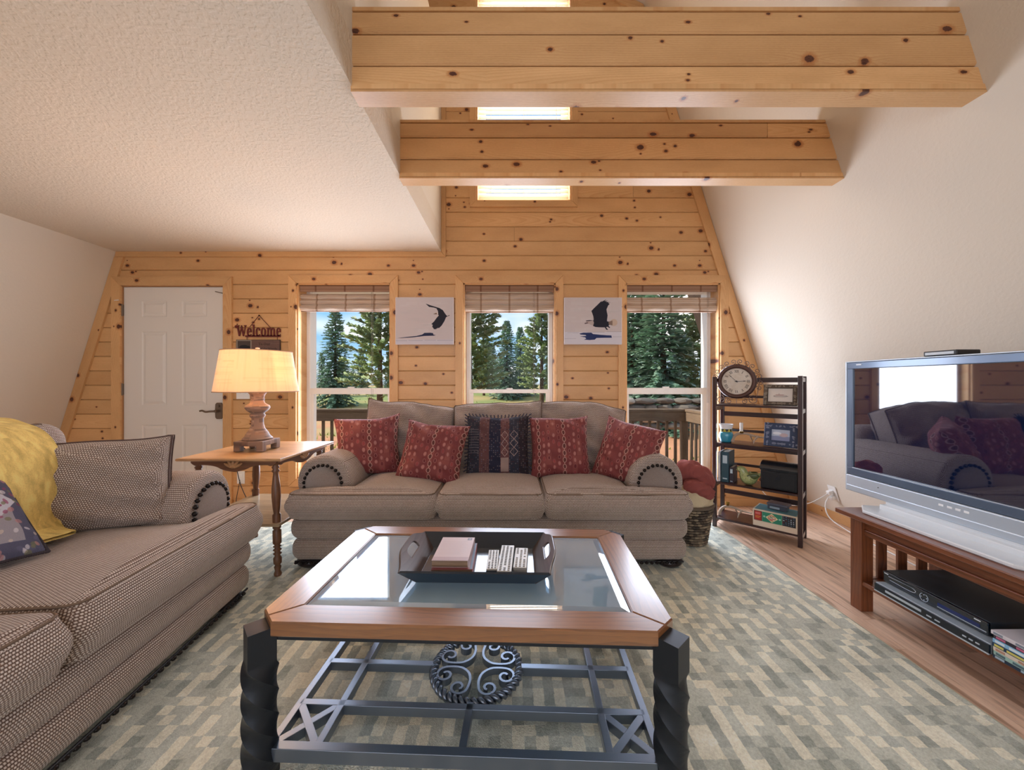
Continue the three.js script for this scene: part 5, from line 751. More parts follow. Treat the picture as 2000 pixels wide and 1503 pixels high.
{ // players and discs on the low shelf
  const y = 0.1502, p = thing('disc_player', 'slim silver disc player on the low shelf of the stand', 'player', [1.69, y, -1.555]);
  part('case', BB(0.006, 0.28, 0.004, 0.042, -0.212, 0.212, 'z', 0.002), S(0xb9c6d0, 0.35, { metalness: 0.4 }), p); part('fascia', BB(0, 0.008, 0.005, 0.038, -0.212, 0.212, 'z', 0.001), S(0x1a222c, 0.25), p);
  part('disc_tray', BB(-0.0015, 0.002, 0.02, 0.03, -0.16, -0.01, 'z', 0.0006), M.silver, p); part('trim', BB(-0.002, 0.004, 0.003, 0.008, -0.212, 0.212, 'z', 0.0006), M.silver, p);
  for (const z of [0.02, 0.05, 0.14, 0.16, 0.18]) part('button', B(0.003, 0.005, z > 0.1 ? 0.012 : 0.018, -0.001, 0.022, z, 'z', 0.0008), M.silver, p); for (const z of [-0.17, 0.17]) for (const x of [0.04, 0.24]) part('foot', cyl(0.012, 0.012, 0.005, x, 0.0024, z, 10), M.black, p);
  const r = thing('video_recorder', 'black recorder with a round dial lying across the silver player', 'recorder', [1.735, y + 0.0425, -1.575]), nv = P(0x101a26, 0.25, { clearcoat: 0.7 });
  part('case', BB(0.008, 0.31, 0.003, 0.052, -0.195, 0.195, 'z', 0.002), S(0x2a3138, 0.5), r); part('fascia', [BB(0, 0.01, 0.003, 0.05, -0.195, 0.195, 'z', 0.003), BB(-0.003, 0.01, 0.036, 0.05, -0.195, 0.195, 'z', 0.003)], nv, r);
  part('dial', [new THREE.TorusGeometry(0.016, 0.0012, 6, 30).rotateY(Math.PI / 2).translate(-0.0012, 0.022, -0.02), ...[0, 1, 2, 3].map((k) => ball(0.0022, -0.001, 0.022 + 0.011 * Math.sin(k * Math.PI / 2), -0.02 + 0.011 * Math.cos(k * Math.PI / 2), 6, 4))], M.silver, r);
  part('slot_outline', [tube([[-0.0008, 0.034, -0.17], [-0.0008, 0.034, -0.06], [-0.0008, 0.027, -0.052], [-0.0008, 0.02, -0.06], [-0.0008, 0.02, -0.165]], 0.0011, 30, 5)], M.silver, r);
  part('display', BB(-0.0012, 0.002, 0.016, 0.03, 0.03, 0.17, 'z', 0.001), S(0x1d2f6b, 0.2), r); part('trim_line', BB(-0.002, 0.001, 0.012, 0.0145, 0.03, 0.19, 'z'), M.silver, r); part('mark', [B(0.001, 0.004, 0.018, -0.0035, 0.043, -0.178), B(0.001, 0.004, 0.02, -0.0035, 0.043, 0.165)], S(0xdfe6ec, 0.4), r);
  const tones = [['dark blue', 0x22374f, 0xa9bfd0], ['mint green', 0x9fc4bd, 0x56707a], ['cream', 0xe0d3c4, 0xb98f7c], ['navy and yellow', 0x24405a, 0xd8cf6e], ['sky blue', 0x8ec2e6, 0xe2eef6], ['black and pink', 0x332f3c, 0xc06a8c], ['white', 0xdad7de, 0x8a93a0]], q = rng(17);
  tones.forEach(([nm, a, b2], i) => { const k = thing('disc_case', `${nm} disc case, ${['lowest', 'second from the bottom', 'third from the bottom', 'fourth from the bottom', 'third from the top', 'second from the top', 'topmost'][i]} of the pile beside the players`, 'disc case', [1.692 + 0.006 * q(), y + 0.0003 + i * 0.0139, -1.244 + 0.008 * q()], R(2 * q() - 1), 'disc cases piled on the stand shelf'); part('case', B(0.135, 0.0135, 0.19, 0.0675, 0.007, 0, 'z', 0.0012), S(a, 0.3), k); part('spine_print', [B(0.0008, 0.0075, 0.06, -0.0003, 0.007, 0.02 - 0.06 * q(), 'z'), B(0.0008, 0.0075, 0.025, -0.0003, 0.007, -0.075, 'z')], S(b2, 0.4), k); });
}
function rightWallPlate() { // outlet on the sloping wall with plugs
  const y = 0.25, x = rightX(y) - 0.003, z = -2.99, t = thing('wall_outlet', 'white outlet with two plugs on the right wall between shelf stand and television', 'outlet', [x, y, z]); t.rotation.set(0, -Math.PI / 2, 0); t.rotateX(Math.atan(1 / SL) * -1 * -1);
  part('plate', B(0.075, 0.118, 0.006, 0, 0, 0.003, 'y', 0.002), M.white, t); part('plug', [B(0.034, 0.03, 0.04, -0.004, 0.012, 0.024, null, 0.006), B(0.03, 0.03, 0.036, 0.004, -0.03, 0.022, null, 0.006)], M.vinyl, t); return [x, y, z];
}
{
  const [x, y, z] = rightWallPlate();
  solo('power_cord', tube([[x - 0.04, y - 0.03, z], [x - 0.075, y - 0.09, z + 0.01], [x - 0.08, 0.08, z + 0.05], [x - 0.05, 0.02, z + 0.2], [x - 0.06, 0.006, z + 0.5], [x - 0.1, 0.006, z + 0.9], [x - 0.1, 0.006, z + 1.4]], 0.0045, 60, 7), M.white, 'thick white cord hanging from the right wall outlet to the floor behind the stand', 'cord');
  solo('power_cord', tube([[x - 0.04, y + 0.0, z], [x - 0.08, y - 0.04, z - 0.02], [x - 0.15, y - 0.1, z - 0.06], [x - 0.26, y - 0.13, z - 0.1], [x - 0.38, y - 0.1, z - 0.16], [x - 0.44, y - 0.02, z - 0.2], [x - 0.42, y + 0.06, z - 0.22]], 0.003, 60, 6), M.white, 'thin white cord looping from the right wall outlet behind the shelf stand', 'cord');
  solo('cable', tube([[2.12, 0.01, -1.9], [2.2, 0.012, -1.7], [2.26, 0.1, -1.5], [2.27, 0.22, -1.42], [2.22, 0.27, -1.3], [2.26, 0.2, -1.2], [2.24, 0.3, -1.12], [2.27, 0.24, -1.05], [2.25, 0.1, -0.95]], 0.004, 80, 6), S(0x17181c, 0.5), 'tangled black cable behind the television stand', 'cable');
}

// ---------- folding shelf stand in the corner ----------
const FS = [1.757, 0, -2.7475], FR = R(-43.1), fs = (x, y, z) => [FS[0] + x * Math.cos(FR) + z * Math.sin(FR), y, FS[2] - x * Math.sin(FR) + z * Math.cos(FR)];
const SH = [0.0865, 0.36, 0.66, 0.955];
{
  const t = thing('shelf_stand', 'dark mahogany folding shelf stand with four shelves standing across the corner', 'shelf', FS, FR), w = 0.56, d = 0.25, x = w / 2 - 0.014;
  for (const s of [-1, 1]) { for (const z of [-0.015, -d + 0.015]) part('post', B(0.027, 1.165, 0.03, s * x, 0.583, z, 'y', 0.003), M.mahogany, t); for (const y of [0.05, 0.33, 0.63, 0.92, 1.14]) part('side_rail', B(0.018, 0.03, d - 0.04, s * x, y, -d / 2, 'z', 0.002), M.mahogany, t); }
  SH.forEach((y, i) => { const sh = part('shelf', B(w - 0.054, 0.012, d - 0.02, 0, y - 0.0065, -d / 2, 'x', 0.002), M.mahogany, t); part('lip', B(w - 0.054, 0.014, 0.01, 0, y - 0.0085, -0.006, 'x', 0.002), M.mahogany, sh); part('back_rail', B(w - 0.054, 0.036, 0.012, 0, y + [0.155, 0.25, 0.21, 0.185][i], -d + 0.012, 'x', 0.002), M.mahogany, t); if (i) part('back_rail', B(w - 0.054, 0.02, 0.012, 0, y + [0, 0.11, 0.08, 0.055][i], -d + 0.012, 'x', 0.002), M.mahogany, t); });
}
{ // clock in a wire scroll stand
  const t = thing('mantel_clock', 'round clock with Roman numerals in a scrolled wire stand on the top shelf', 'clock', fs(-0.135, SH[3], -0.1), FR + R(8)), cy = 0.175, fr = S(0x5a4038, 0.45, { metalness: 0.4 });
  const face = canvasTex(512, 512, (c) => { c.fillStyle = '#ddd3c6'; c.fillRect(0, 0, 512, 512); const r = rng(8); for (let i = 0; i < 80; i++) { c.globalAlpha = 0.06; c.fillStyle = '#a98c6c'; c.beginPath(); c.arc(r() * 512, r() * 512, 20 + 40 * r(), 0, 7); c.fill(); } c.globalAlpha = 1; c.fillStyle = '#1d1a1a'; c.font = 'bold 66px serif'; c.textAlign = 'center'; c.textBaseline = 'middle'; ['XII', 'I', 'II', 'III', 'IIII', 'V', 'VI', 'VII', 'VIII', 'IX', 'X', 'XI'].forEach((s, i) => { c.save(); c.translate(256, 256); c.rotate(i * Math.PI / 6); c.translate(0, -196); c.scale(0.72, 1); c.fillText(s, 0, 0); c.restore(); }); c.lineWidth = 2; c.strokeStyle = '#8a7f76'; c.beginPath(); c.arc(256, 256, 238, 0, 7); c.stroke(); });
  part('bezel', [T(lathe([[0.098, -0.02], [0.13, -0.02], [0.133, 0], [0.126, 0.016], [0.112, 0.018], [0.1, 0.008], [0.098, -0.02]], 48), [0, cy, 0], [Math.PI / 2, 0, 0])], fr, t);
  part('face', new THREE.CircleGeometry(0.101, 48).translate(0, cy, 0.004), S(0xffffff, 0.7, { map: face }), t);
  const hand = (a, l, w) => T(shapeG([[-w, -0.012], [w, -0.012], [w * 0.7, l * 0.62], [w * 1.9, l * 0.72], [0, l], [-w * 1.9, l * 0.72], [-w * 0.7, l * 0.62]]), [0, cy, 0.006], [0, 0, -R(a)]);
  function shapeG(p) { return ext(shapeOf(p), 0.001); }
  part('hour_hand', hand(88, 0.068, 0.0018), M.black, t); part('minute_hand', hand(-45, 0.075, 0.0012), M.black, t); part('hub', cyl(0.006, 0.006, 0.004, 0, 0, 0, 12).rotateX(Math.PI / 2).translate(0, cy, 0.007), M.black, t);
  const sp = (cx, cyy, r0, a0, turns, dir) => tube(Array.from({ length: 22 }, (_, i) => { const f = i / 21, a = a0 + dir * f * turns * Math.PI * 2, r = r0 * (1 - 0.75 * f); return [cx + r * Math.cos(a), cyy + r * Math.sin(a), 0]; }), 0.0026, 40, 5);
  const g = []; for (let k = 0; k < 14; k++) { const a = R(-20 + k * 220 / 13), rr = 0.152; g.push(sp(rr * Math.cos(a), cy + rr * Math.sin(a), 0.019, a + Math.PI, 1.3, k % 2 ? 1 : -1)); }
  for (const s of [-1, 1]) { g.push(sp(s * 0.11, 0.036, 0.034, Math.PI / 2, 1.4, s), sp(s * 0.05, 0.022, 0.02, Math.PI / 2, 1.3, -s)); g.push(tube([[s * 0.13, 0.06, 0], [s * 0.14, cy - 0.06, 0], [s * 0.15, cy + 0.02, 0]], 0.002, 10, 5)); } g.push(tube([[-0.12, 0.003, 0], [0.12, 0.003, 0]], 0.0025, 4, 5), tube([[-0.11, 0.04, 0], [0, 0.046, 0], [0.11, 0.04, 0]], 0.002, 10, 5), tube([[0, 0.003, 0], [0, 0.046, 0]], 0.002, 3, 5), tube([[-0.05, 0.003, -0.05], [-0.05, 0.003, 0.03]], 0.002, 3, 5), tube([[0.05, 0.003, -0.05], [0.05, 0.003, 0.03]], 0.002, 3, 5));
  const wire = part('wire_stand', g, S(0x7a6458, 0.45, { metalness: 0.4 }), t);
}
function photoFrame(label, pos, w, h, bw, mat, tex, turn = 0, rough = false) {
  const t = thing('picture_frame', label, 'picture frame', pos, FR + turn); const k = new THREE.Group(); const tilt = -0.2, add = (n, g, m) => { const q = part(n, [].concat(g).map((e) => T(e, [0, 0, 0], [tilt, 0, 0])), m, t); return q; };
  const s = shapeOf([[-w / 2, 0.001], [w / 2, 0.001], [w / 2, h], [-w / 2, h]]); s.holes.push(holeOf(-w / 2 + bw, bw, w / 2 - bw, h - bw)); const gm = ext(s, 0.018, -0.012, 0.004); add('frame', gm, mat);
  if (rough) { const r = rng(w * 900), lumps = []; for (let i = 0; i < 46; i++) { const a = r(), e = i % 4, x = e < 2 ? (r() - 0.5) * w : (e === 2 ? -1 : 1) * (w / 2 - bw / 2), y = e < 2 ? (e ? h - bw / 2 : bw / 2) : r() * h; lumps.push(T(new THREE.SphereGeometry(1, 7, 5), [x, clamp(y, 0.006, h - 0.004), 0.006], [0, 0, r() * 3], [0.006 + 0.008 * r(), 0.004 + 0.004 * r(), 0.004])); } add('carving', lumps, S(rough, 0.7)); }
  add('mat_board', B(w - 2 * bw + 0.004, h - 2 * bw + 0.004, 0.004, 0, h / 2, -0.006), S(0xe8e2da, 0.8)); add('picture', new THREE.PlaneGeometry(w - 2 * bw, h - 2 * bw).translate(0, h / 2, -0.0034), S(0xffffff, 0.5, { map: tex }));
  part('easel', tube([[0, h * 0.75 * Math.cos(tilt), h * 0.75 * Math.sin(tilt) - 0.012], [0, 0.004, -0.075]], 0.003, 3, 5), M.black, t);
}
photoFrame('ornate grey frame with a small sketch of a boat on the top shelf', fs(0.145, SH[3] + 0.002, -0.055), 0.2, 0.152, 0.028, S(0x6a5c50, 0.5, { metalness: 0.3, map: grainTex }), canvasTex(256, 180, (c, W, H) => { c.fillStyle = '#ded4ca'; c.fillRect(0, 0, W, H); c.strokeStyle = '#8a7a74'; c.lineWidth = 3; c.beginPath(); c.ellipse(128, 104, 70, 18, 0, 0, 7); c.stroke(); c.fillStyle = '#b0908a'; c.fillRect(80, 82, 84, 12); c.fillStyle = '#9a8f88'; c.fillRect(60, 100, 150, 9); c.fillRect(112, 66, 6, 20); }), 0, 0x857868);
photoFrame('chunky blue rustic frame with a photograph on the second shelf', fs(0.145, SH[2] + 0.002, -0.06), 0.2, 0.17, 0.045, S(0x33415e, 0.6), canvasTex(256, 200, (c, W, H) => { c.fillStyle = '#b9c3d6'; c.fillRect(0, 0, W, H); c.fillStyle = '#8b93b4'; c.fillRect(0, 120, W, 80); c.fillStyle = '#c9b3b6'; c.beginPath(); c.ellipse(170, 96, 60, 34, 0, 0, 7); c.fill(); c.fillStyle = '#e6e9f2'; c.beginPath(); c.ellipse(76, 70, 60, 26, 0, 0, 7); c.fill(); }), R(-4), 0x7c8296);
{ const t = thing('candle_jar', 'turquoise glazed jar with a white flared rim on the second shelf', 'jar', fs(-0.2, SH[2] + 0.0005, -0.07)), gl = P(0x2f93ae, 0.25, { clearcoat: 0.8 });
  part('body', lathe([[0, 0.001], [0.036, 0.001], [0.042, 0.012], [0.05, 0.045], [0.047, 0.07], [0.04, 0.083], [0, 0.083]], 28), gl, t); part('band', lathe([[0.0405, 0.082], [0.0415, 0.086], [0.0405, 0.103], [0.038, 0.104]], 28), S(0xb9b24a, 0.5, { map: canvasTex(128, 32, (c, W, H) => { c.fillStyle = '#fff'; c.fillRect(0, 0, W, H); c.fillStyle = '#2b2f1c'; for (let i = 0; i < 8; i++) { c.beginPath(); c.moveTo(i * 16, 4); c.lineTo(i * 16 + 8, 28); c.lineTo(i * 16 + 16, 4); c.fill(); } }) }), t); part('rim', lathe([[0.039, 0.103], [0.041, 0.106], [0.05, 0.14], [0.047, 0.14], [0.036, 0.106]], 28), S(0xe8e6e6, 0.4), t); }
function antler(label, x, sh, s) {                         // antler candle holder
  const t = thing('antler_candleholder', label, 'candle holder', fs(x, sh + 0.004, -0.1), FR), bone = S(0xb09a84, 0.5), A = (pts, r) => { const cv = new THREE.CatmullRomCurve3(pts.map((p) => V3(p[0] * s, p[1] * s, p[2] * s))), n = 26, g = new THREE.TubeGeometry(cv, n, r, 8), p = g.attributes.position; for (let i = 0; i <= n; i++) { const c = cv.getPointAt(i / n), f = 1 - 0.65 * i / n; for (let j = 0; j <= 8; j++) { const k = i * 9 + j; p.setXYZ(k, c.x + (p.getX(k) - c.x) * f, c.y + (p.getY(k) - c.y) * f, c.z + (p.getZ(k) - c.z) * f); } } g.computeVertexNormals(); return g; };
  part('beam', A([[-0.1, 0.004, 0.04], [-0.095, 0.035, 0.03], [-0.075, 0.06, 0.0], [-0.03, 0.066, -0.02], [0.03, 0.05, -0.03], [0.09, 0.046, -0.02], [0.12, 0.052, 0]], 0.0125), bone, t);
  part('tine', A([[0.05, 0.05, -0.03], [0.035, 0.03, 0], [0.03, 0.002, 0.03]], 0.0075), bone, t); part('tine', A([[0.0, 0.06, -0.03], [0.0, 0.03, -0.06], [0.01, 0.002, -0.08]], 0.0075), bone, t); return t;
}
{ const t = antler('antler candle holder with a white candle on the second shelf', -0.05, SH[2], 1.05); part('cup', lathe([[0, 0.07], [0.013, 0.07], [0.016, 0.085], [0.012, 0.085]], 16).translate(-0.055, 0, -0.01), M.brass, t); part('candle', cyl(0.0115, 0.0115, 0.075, -0.055, 0.112, -0.01, 16), S(0xf4f1ea, 0.5), t); part('wick', cyl(0.001, 0.001, 0.01, -0.055, 0.154, -0.01, 5), M.black, t);
  const b = antler('antler candle holder without a candle on the bottom shelf', -0.15, SH[0], 0.95); part('cup', lathe([[0, 0.07], [0.01, 0.07], [0.016, 0.095], [0.012, 0.095]], 16).translate(-0.05, 0, -0.01), M.brass, b); }
function hardback(label, x, h, th, d, cover, tilt = 0) { const t = thing('hardback_book', label, 'book', fs(x, SH[1] + 0.0005, -0.02), FR, 'books on the third shelf'); t.rotateZ(tilt); const c = S(cover, 0.55); part('cover', [BB(-th / 2, -th / 2 + 0.003, 0, h, -d, 0), BB(th / 2 - 0.003, th / 2, 0, h, -d, 0), BB(-th / 2, th / 2, 0, h, -0.004, 0.001, null, 0.0015)], c, t); part('pages', BB(-th / 2 + 0.003, th / 2 - 0.003, 0.004, h - 0.004, -d + 0.004, -0.004), S(0xe6e0d4, 0.9), t); part('spine_mark', [BB(-th * 0.3, th * 0.3, h * 0.62, h * 0.88, 0.001, 0.0015), BB(-th * 0.3, th * 0.3, h * 0.1, h * 0.14, 0.001, 0.0015)], S(0xa9bcc4, 0.6), t); }
hardback('thin white book standing at the left end of the third shelf', -0.237, 0.225, 0.016, 0.17, 0xd3cfd2); hardback('tall dark teal book on the third shelf beside the green bird', -0.196, 0.232, 0.052, 0.17, 0x1f4350); hardback('short dark book between the teal book and the green bird', -0.152, 0.12, 0.026, 0.12, 0x2c2630);
{ // ceramic bird
  const t = thing('bird_figurine', 'speckled green ceramic bird with a raised tail on the third shelf', 'figurine', fs(-0.055, SH[1], -0.06), FR + R(12)), n = 40, pos = [], idx = [], m = 24; const glaze = P(0xffffff, 0.3, { clearcoat: 0.6, map: canvasTex(128, 128, (c) => { c.fillStyle = '#9aa36a'; c.fillRect(0, 0, 128, 128); const r = rng(1); for (let i = 0; i < 400; i++) { c.globalAlpha = 0.5; c.fillStyle = ['#6f7a48', '#c3c892', '#4f5a34', '#b3b67e'][Math.floor(r() * 4)]; c.fillRect(r() * 128, r() * 128, 2 + 3 * r(), 2 + 3 * r()); } }, [6, 6]) });
  const spine = [[-0.062, 0.098, 0.001], [-0.06, 0.1, 0.014], [-0.05, 0.108, 0.024], [-0.036, 0.106, 0.027], [-0.026, 0.09, 0.028], [-0.016, 0.068, 0.038], [0.0, 0.053, 0.05], [0.02, 0.052, 0.05], [0.04, 0.06, 0.036], [0.056, 0.07, 0.022], [0.078, 0.084, 0.015], [0.104, 0.094, 0.012], [0.108, 0.095, 0.001]];
  const cv = new THREE.CatmullRomCurve3(spine.map((p) => V3(p[0], p[1], 0))), rv = new THREE.CatmullRomCurve3(spine.map((p, i) => V3(i, p[2], 0)));
  for (let i = 0; i <= n; i++) { const c = cv.getPoint(i / n), r = Math.max(0.0005, rv.getPoint(i / n).y), tn = cv.getTangent(i / n), up = V3(-tn.y, tn.x, 0); for (let j = 0; j < m; j++) { const a = j / m * Math.PI * 2, fl = i > n * 0.78 ? 1.6 : 1; pos.push(c.x + up.x * Math.cos(a) * r / (fl > 1 ? 1.4 : 1), Math.max(0.001, c.y + up.y * Math.cos(a) * r / (fl > 1 ? 1.4 : 1)), Math.sin(a) * r * fl); } }
  for (let i = 0; i < n; i++) for (let j = 0; j < m; j++) { const a = i * m + j, b = i * m + (j + 1) % m; idx.push(a, b, a + m, b, b + m, a + m); }
  const g = new THREE.BufferGeometry(); g.setAttribute('position', new THREE.Float32BufferAttribute(pos, 3)); g.setIndex(idx); g.computeVertexNormals(); part('body', boxUV(g), glaze, t);
  part('beak', T(new THREE.ConeGeometry(0.006, 0.016, 8), [-0.068, 0.103, 0], [0, 0, Math.PI / 2 + 0.15]), S(0xb9b47c, 0.4), t); for (const s of [-1, 1]) { part('wing', T(new THREE.SphereGeometry(1, 14, 10), [0.03, 0.07, s * 0.036], [s * 0.2, 0, 0.3], [0.042, 0.022, 0.012]), S(0x4d5732, 0.35), t); part('eye', ball(0.003, -0.048, 0.112, s * 0.023, 6, 5), M.black, t); }
}
{ const t = thing('box', 'black leather box with a domed lid and a clasp on the third shelf', 'box', fs(0.145, SH[1] + 0.0005, -0.1), FR + R(-3)), lt = S(0x1b1d22, 0.38), w = 0.218, d = 0.15;
  part('body', [B(w, 0.13, d, 0, 0.066, 0, null, 0.006), B(w - 0.03, 0.1, 0.004, 0, 0.066, d / 2 + 0.001, null, 0.002)], lt, t); const s = new THREE.Shape(); s.moveTo(-d / 2 - 0.004, 0); s.lineTo(d / 2 + 0.004, 0); s.lineTo(d / 2 + 0.004, 0.015); s.bezierCurveTo(d / 2, 0.05, d / 4, 0.06, 0, 0.06); s.bezierCurveTo(-d / 4, 0.06, -d / 2, 0.05, -d / 2 - 0.004, 0.015); s.closePath(); part('lid', T(ext(s, w + 0.008, -(w + 0.008) / 2, 0.003), [0, 0.131, 0], [0, Math.PI / 2, 0]), P(0x20242a, 0.25, { clearcoat: 0.6 }), t);
  part('clasp', [new THREE.TorusGeometry(0.012, 0.002, 6, 20).translate(0, 0.085, d / 2 + 0.006), B(0.012, 0.024, 0.004, 0, 0.102, d / 2 + 0.005, null, 0.001)], S(0x34363c, 0.35, { metalness: 0.7 }), t); }
{ const t = thing('game_box', 'cardboard game box with red, green and black panels on the bottom shelf', 'box', fs(0.125, SH[0] + 0.0005, -0.09), FR + R(-3)), w = 0.262, h = 0.118, d = 0.17;
  const art = canvasTex(512, 256, (c, W, H) => { c.fillStyle = '#d9cbb4'; c.fillRect(0, 0, W, H); c.fillStyle = '#5a1c1e'; c.fillRect(14, 20, 96, 150); c.fillStyle = '#b3352c'; c.fillRect(22, 28, 78, 134); c.fillStyle = '#e08a86'; c.fillRect(30, 46, 62, 12); c.fillRect(30, 66, 58, 8); c.fillStyle = '#e0a04a'; c.fillRect(28, 100, 66, 8); c.fillRect(30, 120, 50, 8); c.fillStyle = '#2d8a6e'; c.fillRect(112, 20, 232, 150); c.fillStyle = '#e5dcaa'; c.beginPath(); c.moveTo(226, 26); c.lineTo(300, 94); c.lineTo(226, 164); c.lineTo(152, 94); c.closePath(); c.fill(); c.fillStyle = '#c98f78'; c.beginPath(); c.arc(226, 96, 46, 0, 7); c.fill(); const r = rng(4); for (let i = 0; i < 26; i++) { c.fillStyle = ['#d8d0e0', '#b54a52', '#e8dfae', '#7a9a7a'][Math.floor(r() * 4)]; c.beginPath(); c.arc(196 + 60 * r(), 66 + 60 * r(), 8, 0, 7); c.fill(); } c.fillStyle = '#9fd6c6'; c.fillRect(126, 76, 22, 26); c.fillRect(306, 80, 24, 26); c.fillStyle = '#232a30'; c.fillRect(346, 20, 150, 150); for (let y = 0; y < 5; y++) for (let x = 0; x < 5; x++) { c.fillStyle = r() < 0.2 ? '#7d2a3a' : r() < 0.5 ? '#b9c8d6' : '#56708a'; c.fillRect(354 + x * 28, 28 + y * 28, 10 + 8 * r(), 8 + 8 * r()); } c.fillStyle = '#e6d8c2'; c.fillRect(0, 180, W, 76); });
  part('lower_tray', B(w, h * 0.4, d, 0, h * 0.2, 0, 'x', 0.002), S(0xd8c9b2, 0.7), t); part('lid', B(w + 0.003, h * 0.72, d + 0.003, 0, h * 0.64, 0, 'x', 0.002), S(0xcfc6b0, 0.65), t);
  part('front_print', new THREE.PlaneGeometry(w, h).translate(0, h / 2, d / 2 + 0.0022), S(0xffffff, 0.55, { map: art }), t);
  part('lid_print', [new THREE.PlaneGeometry(w - 0.016, d - 0.016).rotateX(-Math.PI / 2).translate(0, h + 0.0006, 0)], S(0x5d8f98, 0.5), t); part('end_print', [B(0.001, h * 0.55, d * 0.7, w / 2 + 0.002, h * 0.62, 0)], S(0x2d7a5e, 0.6), t);
  const k = thing('tape_box', 'small grey lidded box lying on the game box, bottom shelf', 'box', fs(0.13, SH[0] + h + 0.0035, -0.1), FR + R(-8)); part('tray', B(0.115, 0.03, 0.075, 0, 0.0155, 0, 'x', 0.003), S(0x4c5260, 0.4), k); part('lid', B(0.13, 0.016, 0.085, 0.004, 0.039, 0, 'x', 0.004), S(0x5d5f6e, 0.35), k); part('label', B(0.06, 0.014, 0.001, -0.012, 0.014, 0.038), S(0x9fb0bc, 0.5), k);
}
{ // seagrass basket with rolled blankets
  const c = [1.235, 0.0115, -2.66], t = thing('wicker_basket', 'dark woven seagrass basket holding blankets between sofa and shelf stand', 'basket', c), r0 = 0.115, r1 = 0.158, h = 0.27;
  part('liner', lathe([[0, 0.012], [r0 - 0.008, 0.012], [r1 - 0.012, h - 0.006], [r1 - 0.018, h - 0.006], [r0 - 0.016, 0.02], [0, 0.02]], 32), S(0x2a231e, 0.9), t);
  const r = rng(9), g = []; for (let row = 0; row < 15; row++) { const y = 0.016 + row * (h - 0.02) / 14, rr = mix(r0, r1, y / h), n = 34; for (let k = 0; k < n; k++) { const a = (k + (row % 2) * 0.5) / n * Math.PI * 2; g.push(T(new THREE.SphereGeometry(1, 6, 5), [rr * Math.cos(a), y, rr * Math.sin(a)], [0, -a, 0.5 + 0.3 * (r() - 0.5), 'YXZ'], [0.009, 0.0085, 0.018])); } }
  const wv = part('weave', g.map((q) => { const u = q.attributes.uv, k = r(); for (let i = 0; i < u.count; i++) u.setXY(i, k, 0.5); return q; }), S(0xffffff, 0.85, { map: canvasTex(64, 4, (x, W, H) => { for (let i = 0; i < W; i++) { x.fillStyle = ['#5c5044', '#85745e', '#3d342c', '#a08e74', '#6e5f4e'][i * 7 % 5]; x.fillRect(i, 0, 1, H); } }) }), t); wv.userData.kind = 'stuff';
  part('rim', new THREE.TorusGeometry(r1, 0.012, 8, 40).rotateX(Math.PI / 2).translate(0, h, 0), S(0x6a5c4c, 0.9), t);
  const roll = (cv, rad, seed) => { const n = 48, m = 26, pos = [], idx = []; for (let i = 0; i <= n; i++) { const p = cv.getPoint(i / n), tn = cv.getTangent(i / n), s = V3(0, 1, 0).cross(tn).normalize(), u = tn.clone().cross(s); const e = Math.pow(Math.max(0, 1 - Math.pow(Math.abs(i / n * 2 - 1), 4)), 0.5); for (let j = 0; j < m; j++) { const a = j / m * Math.PI * 2, rr = rad * e * (1 + 0.32 * (fbm(i / n * 3 + seed, Math.cos(a) * 2 + seed, seed, 3) - 0.5) + 0.14 * Math.sin(a * 6 + i * 0.22 + seed) * Math.sin(i * 0.3 + seed) + 0.08 * Math.sin(a * 11 + i * 0.1)); pos.push(p.x + s.x * Math.cos(a) * rr + u.x * Math.sin(a) * rr, p.y + s.y * Math.cos(a) * rr + u.y * Math.sin(a) * rr, p.z + s.z * Math.cos(a) * rr + u.z * Math.sin(a) * rr); } } for (let i = 0; i < n; i++) for (let j = 0; j < m; j++) { const a = i * m + j, b = i * m + (j + 1) % m; idx.push(a, b, a + m, b, b + m, a + m); } const q = new THREE.BufferGeometry(); q.setAttribute('position', new THREE.Float32BufferAttribute(pos, 3)); q.setIndex(idx); q.computeVertexNormals(); return boxUV(q); };
  const C3 = (p) => new THREE.CatmullRomCurve3(p.map((v) => V3(...v)));
  solo('folded_blanket', [roll(C3([[c[0] - 0.13, 0.27, c[2] + 0.0], [c[0] - 0.06, 0.31, c[2] + 0.04], [c[0] + 0.04, 0.315, c[2] + 0.05], [c[0] + 0.13, 0.275, c[2] + 0.0]]), 0.085, 3), roll(C3([[c[0] - 0.1, 0.25, c[2] - 0.07], [c[0], 0.3, c[2] - 0.07], [c[0] + 0.1, 0.26, c[2] - 0.06]]), 0.09, 5)], S(0xd8c6a2, 0.95, { bumpMap: clothBump, bumpScale: 0.003 }), 'cream blanket folded into the top of the basket', 'blanket');
  solo('folded_blanket', [roll(C3([[c[0] - 0.07, 0.47, c[2] + 0.02], [c[0] - 0.01, 0.505, c[2] + 0.01], [c[0] + 0.07, 0.47, c[2] + 0.02], [c[0] + 0.15, 0.385, c[2] + 0.04]]), 0.068, 7), roll(C3([[c[0] - 0.06, 0.4, c[2] + 0.06], [c[0] + 0.0, 0.41, c[2] + 0.085], [c[0] + 0.07, 0.38, c[2] + 0.09], [c[0] + 0.13, 0.35, c[2] + 0.06]]), 0.052, 9), roll(C3([[c[0] - 0.08, 0.43, c[2] - 0.06], [c[0] + 0.02, 0.47, c[2] - 0.07], [c[0] + 0.12, 0.4, c[2] - 0.05]]), 0.075, 11)], P(0x8e4a44, 0.95, { bumpMap: furTex, bumpScale: 0.005, sheen: 0.5, sheenColor: new THREE.Color(0xff9a8a) }), 'crumpled red throw heaped on the cream blanket in the basket', 'blanket');
}

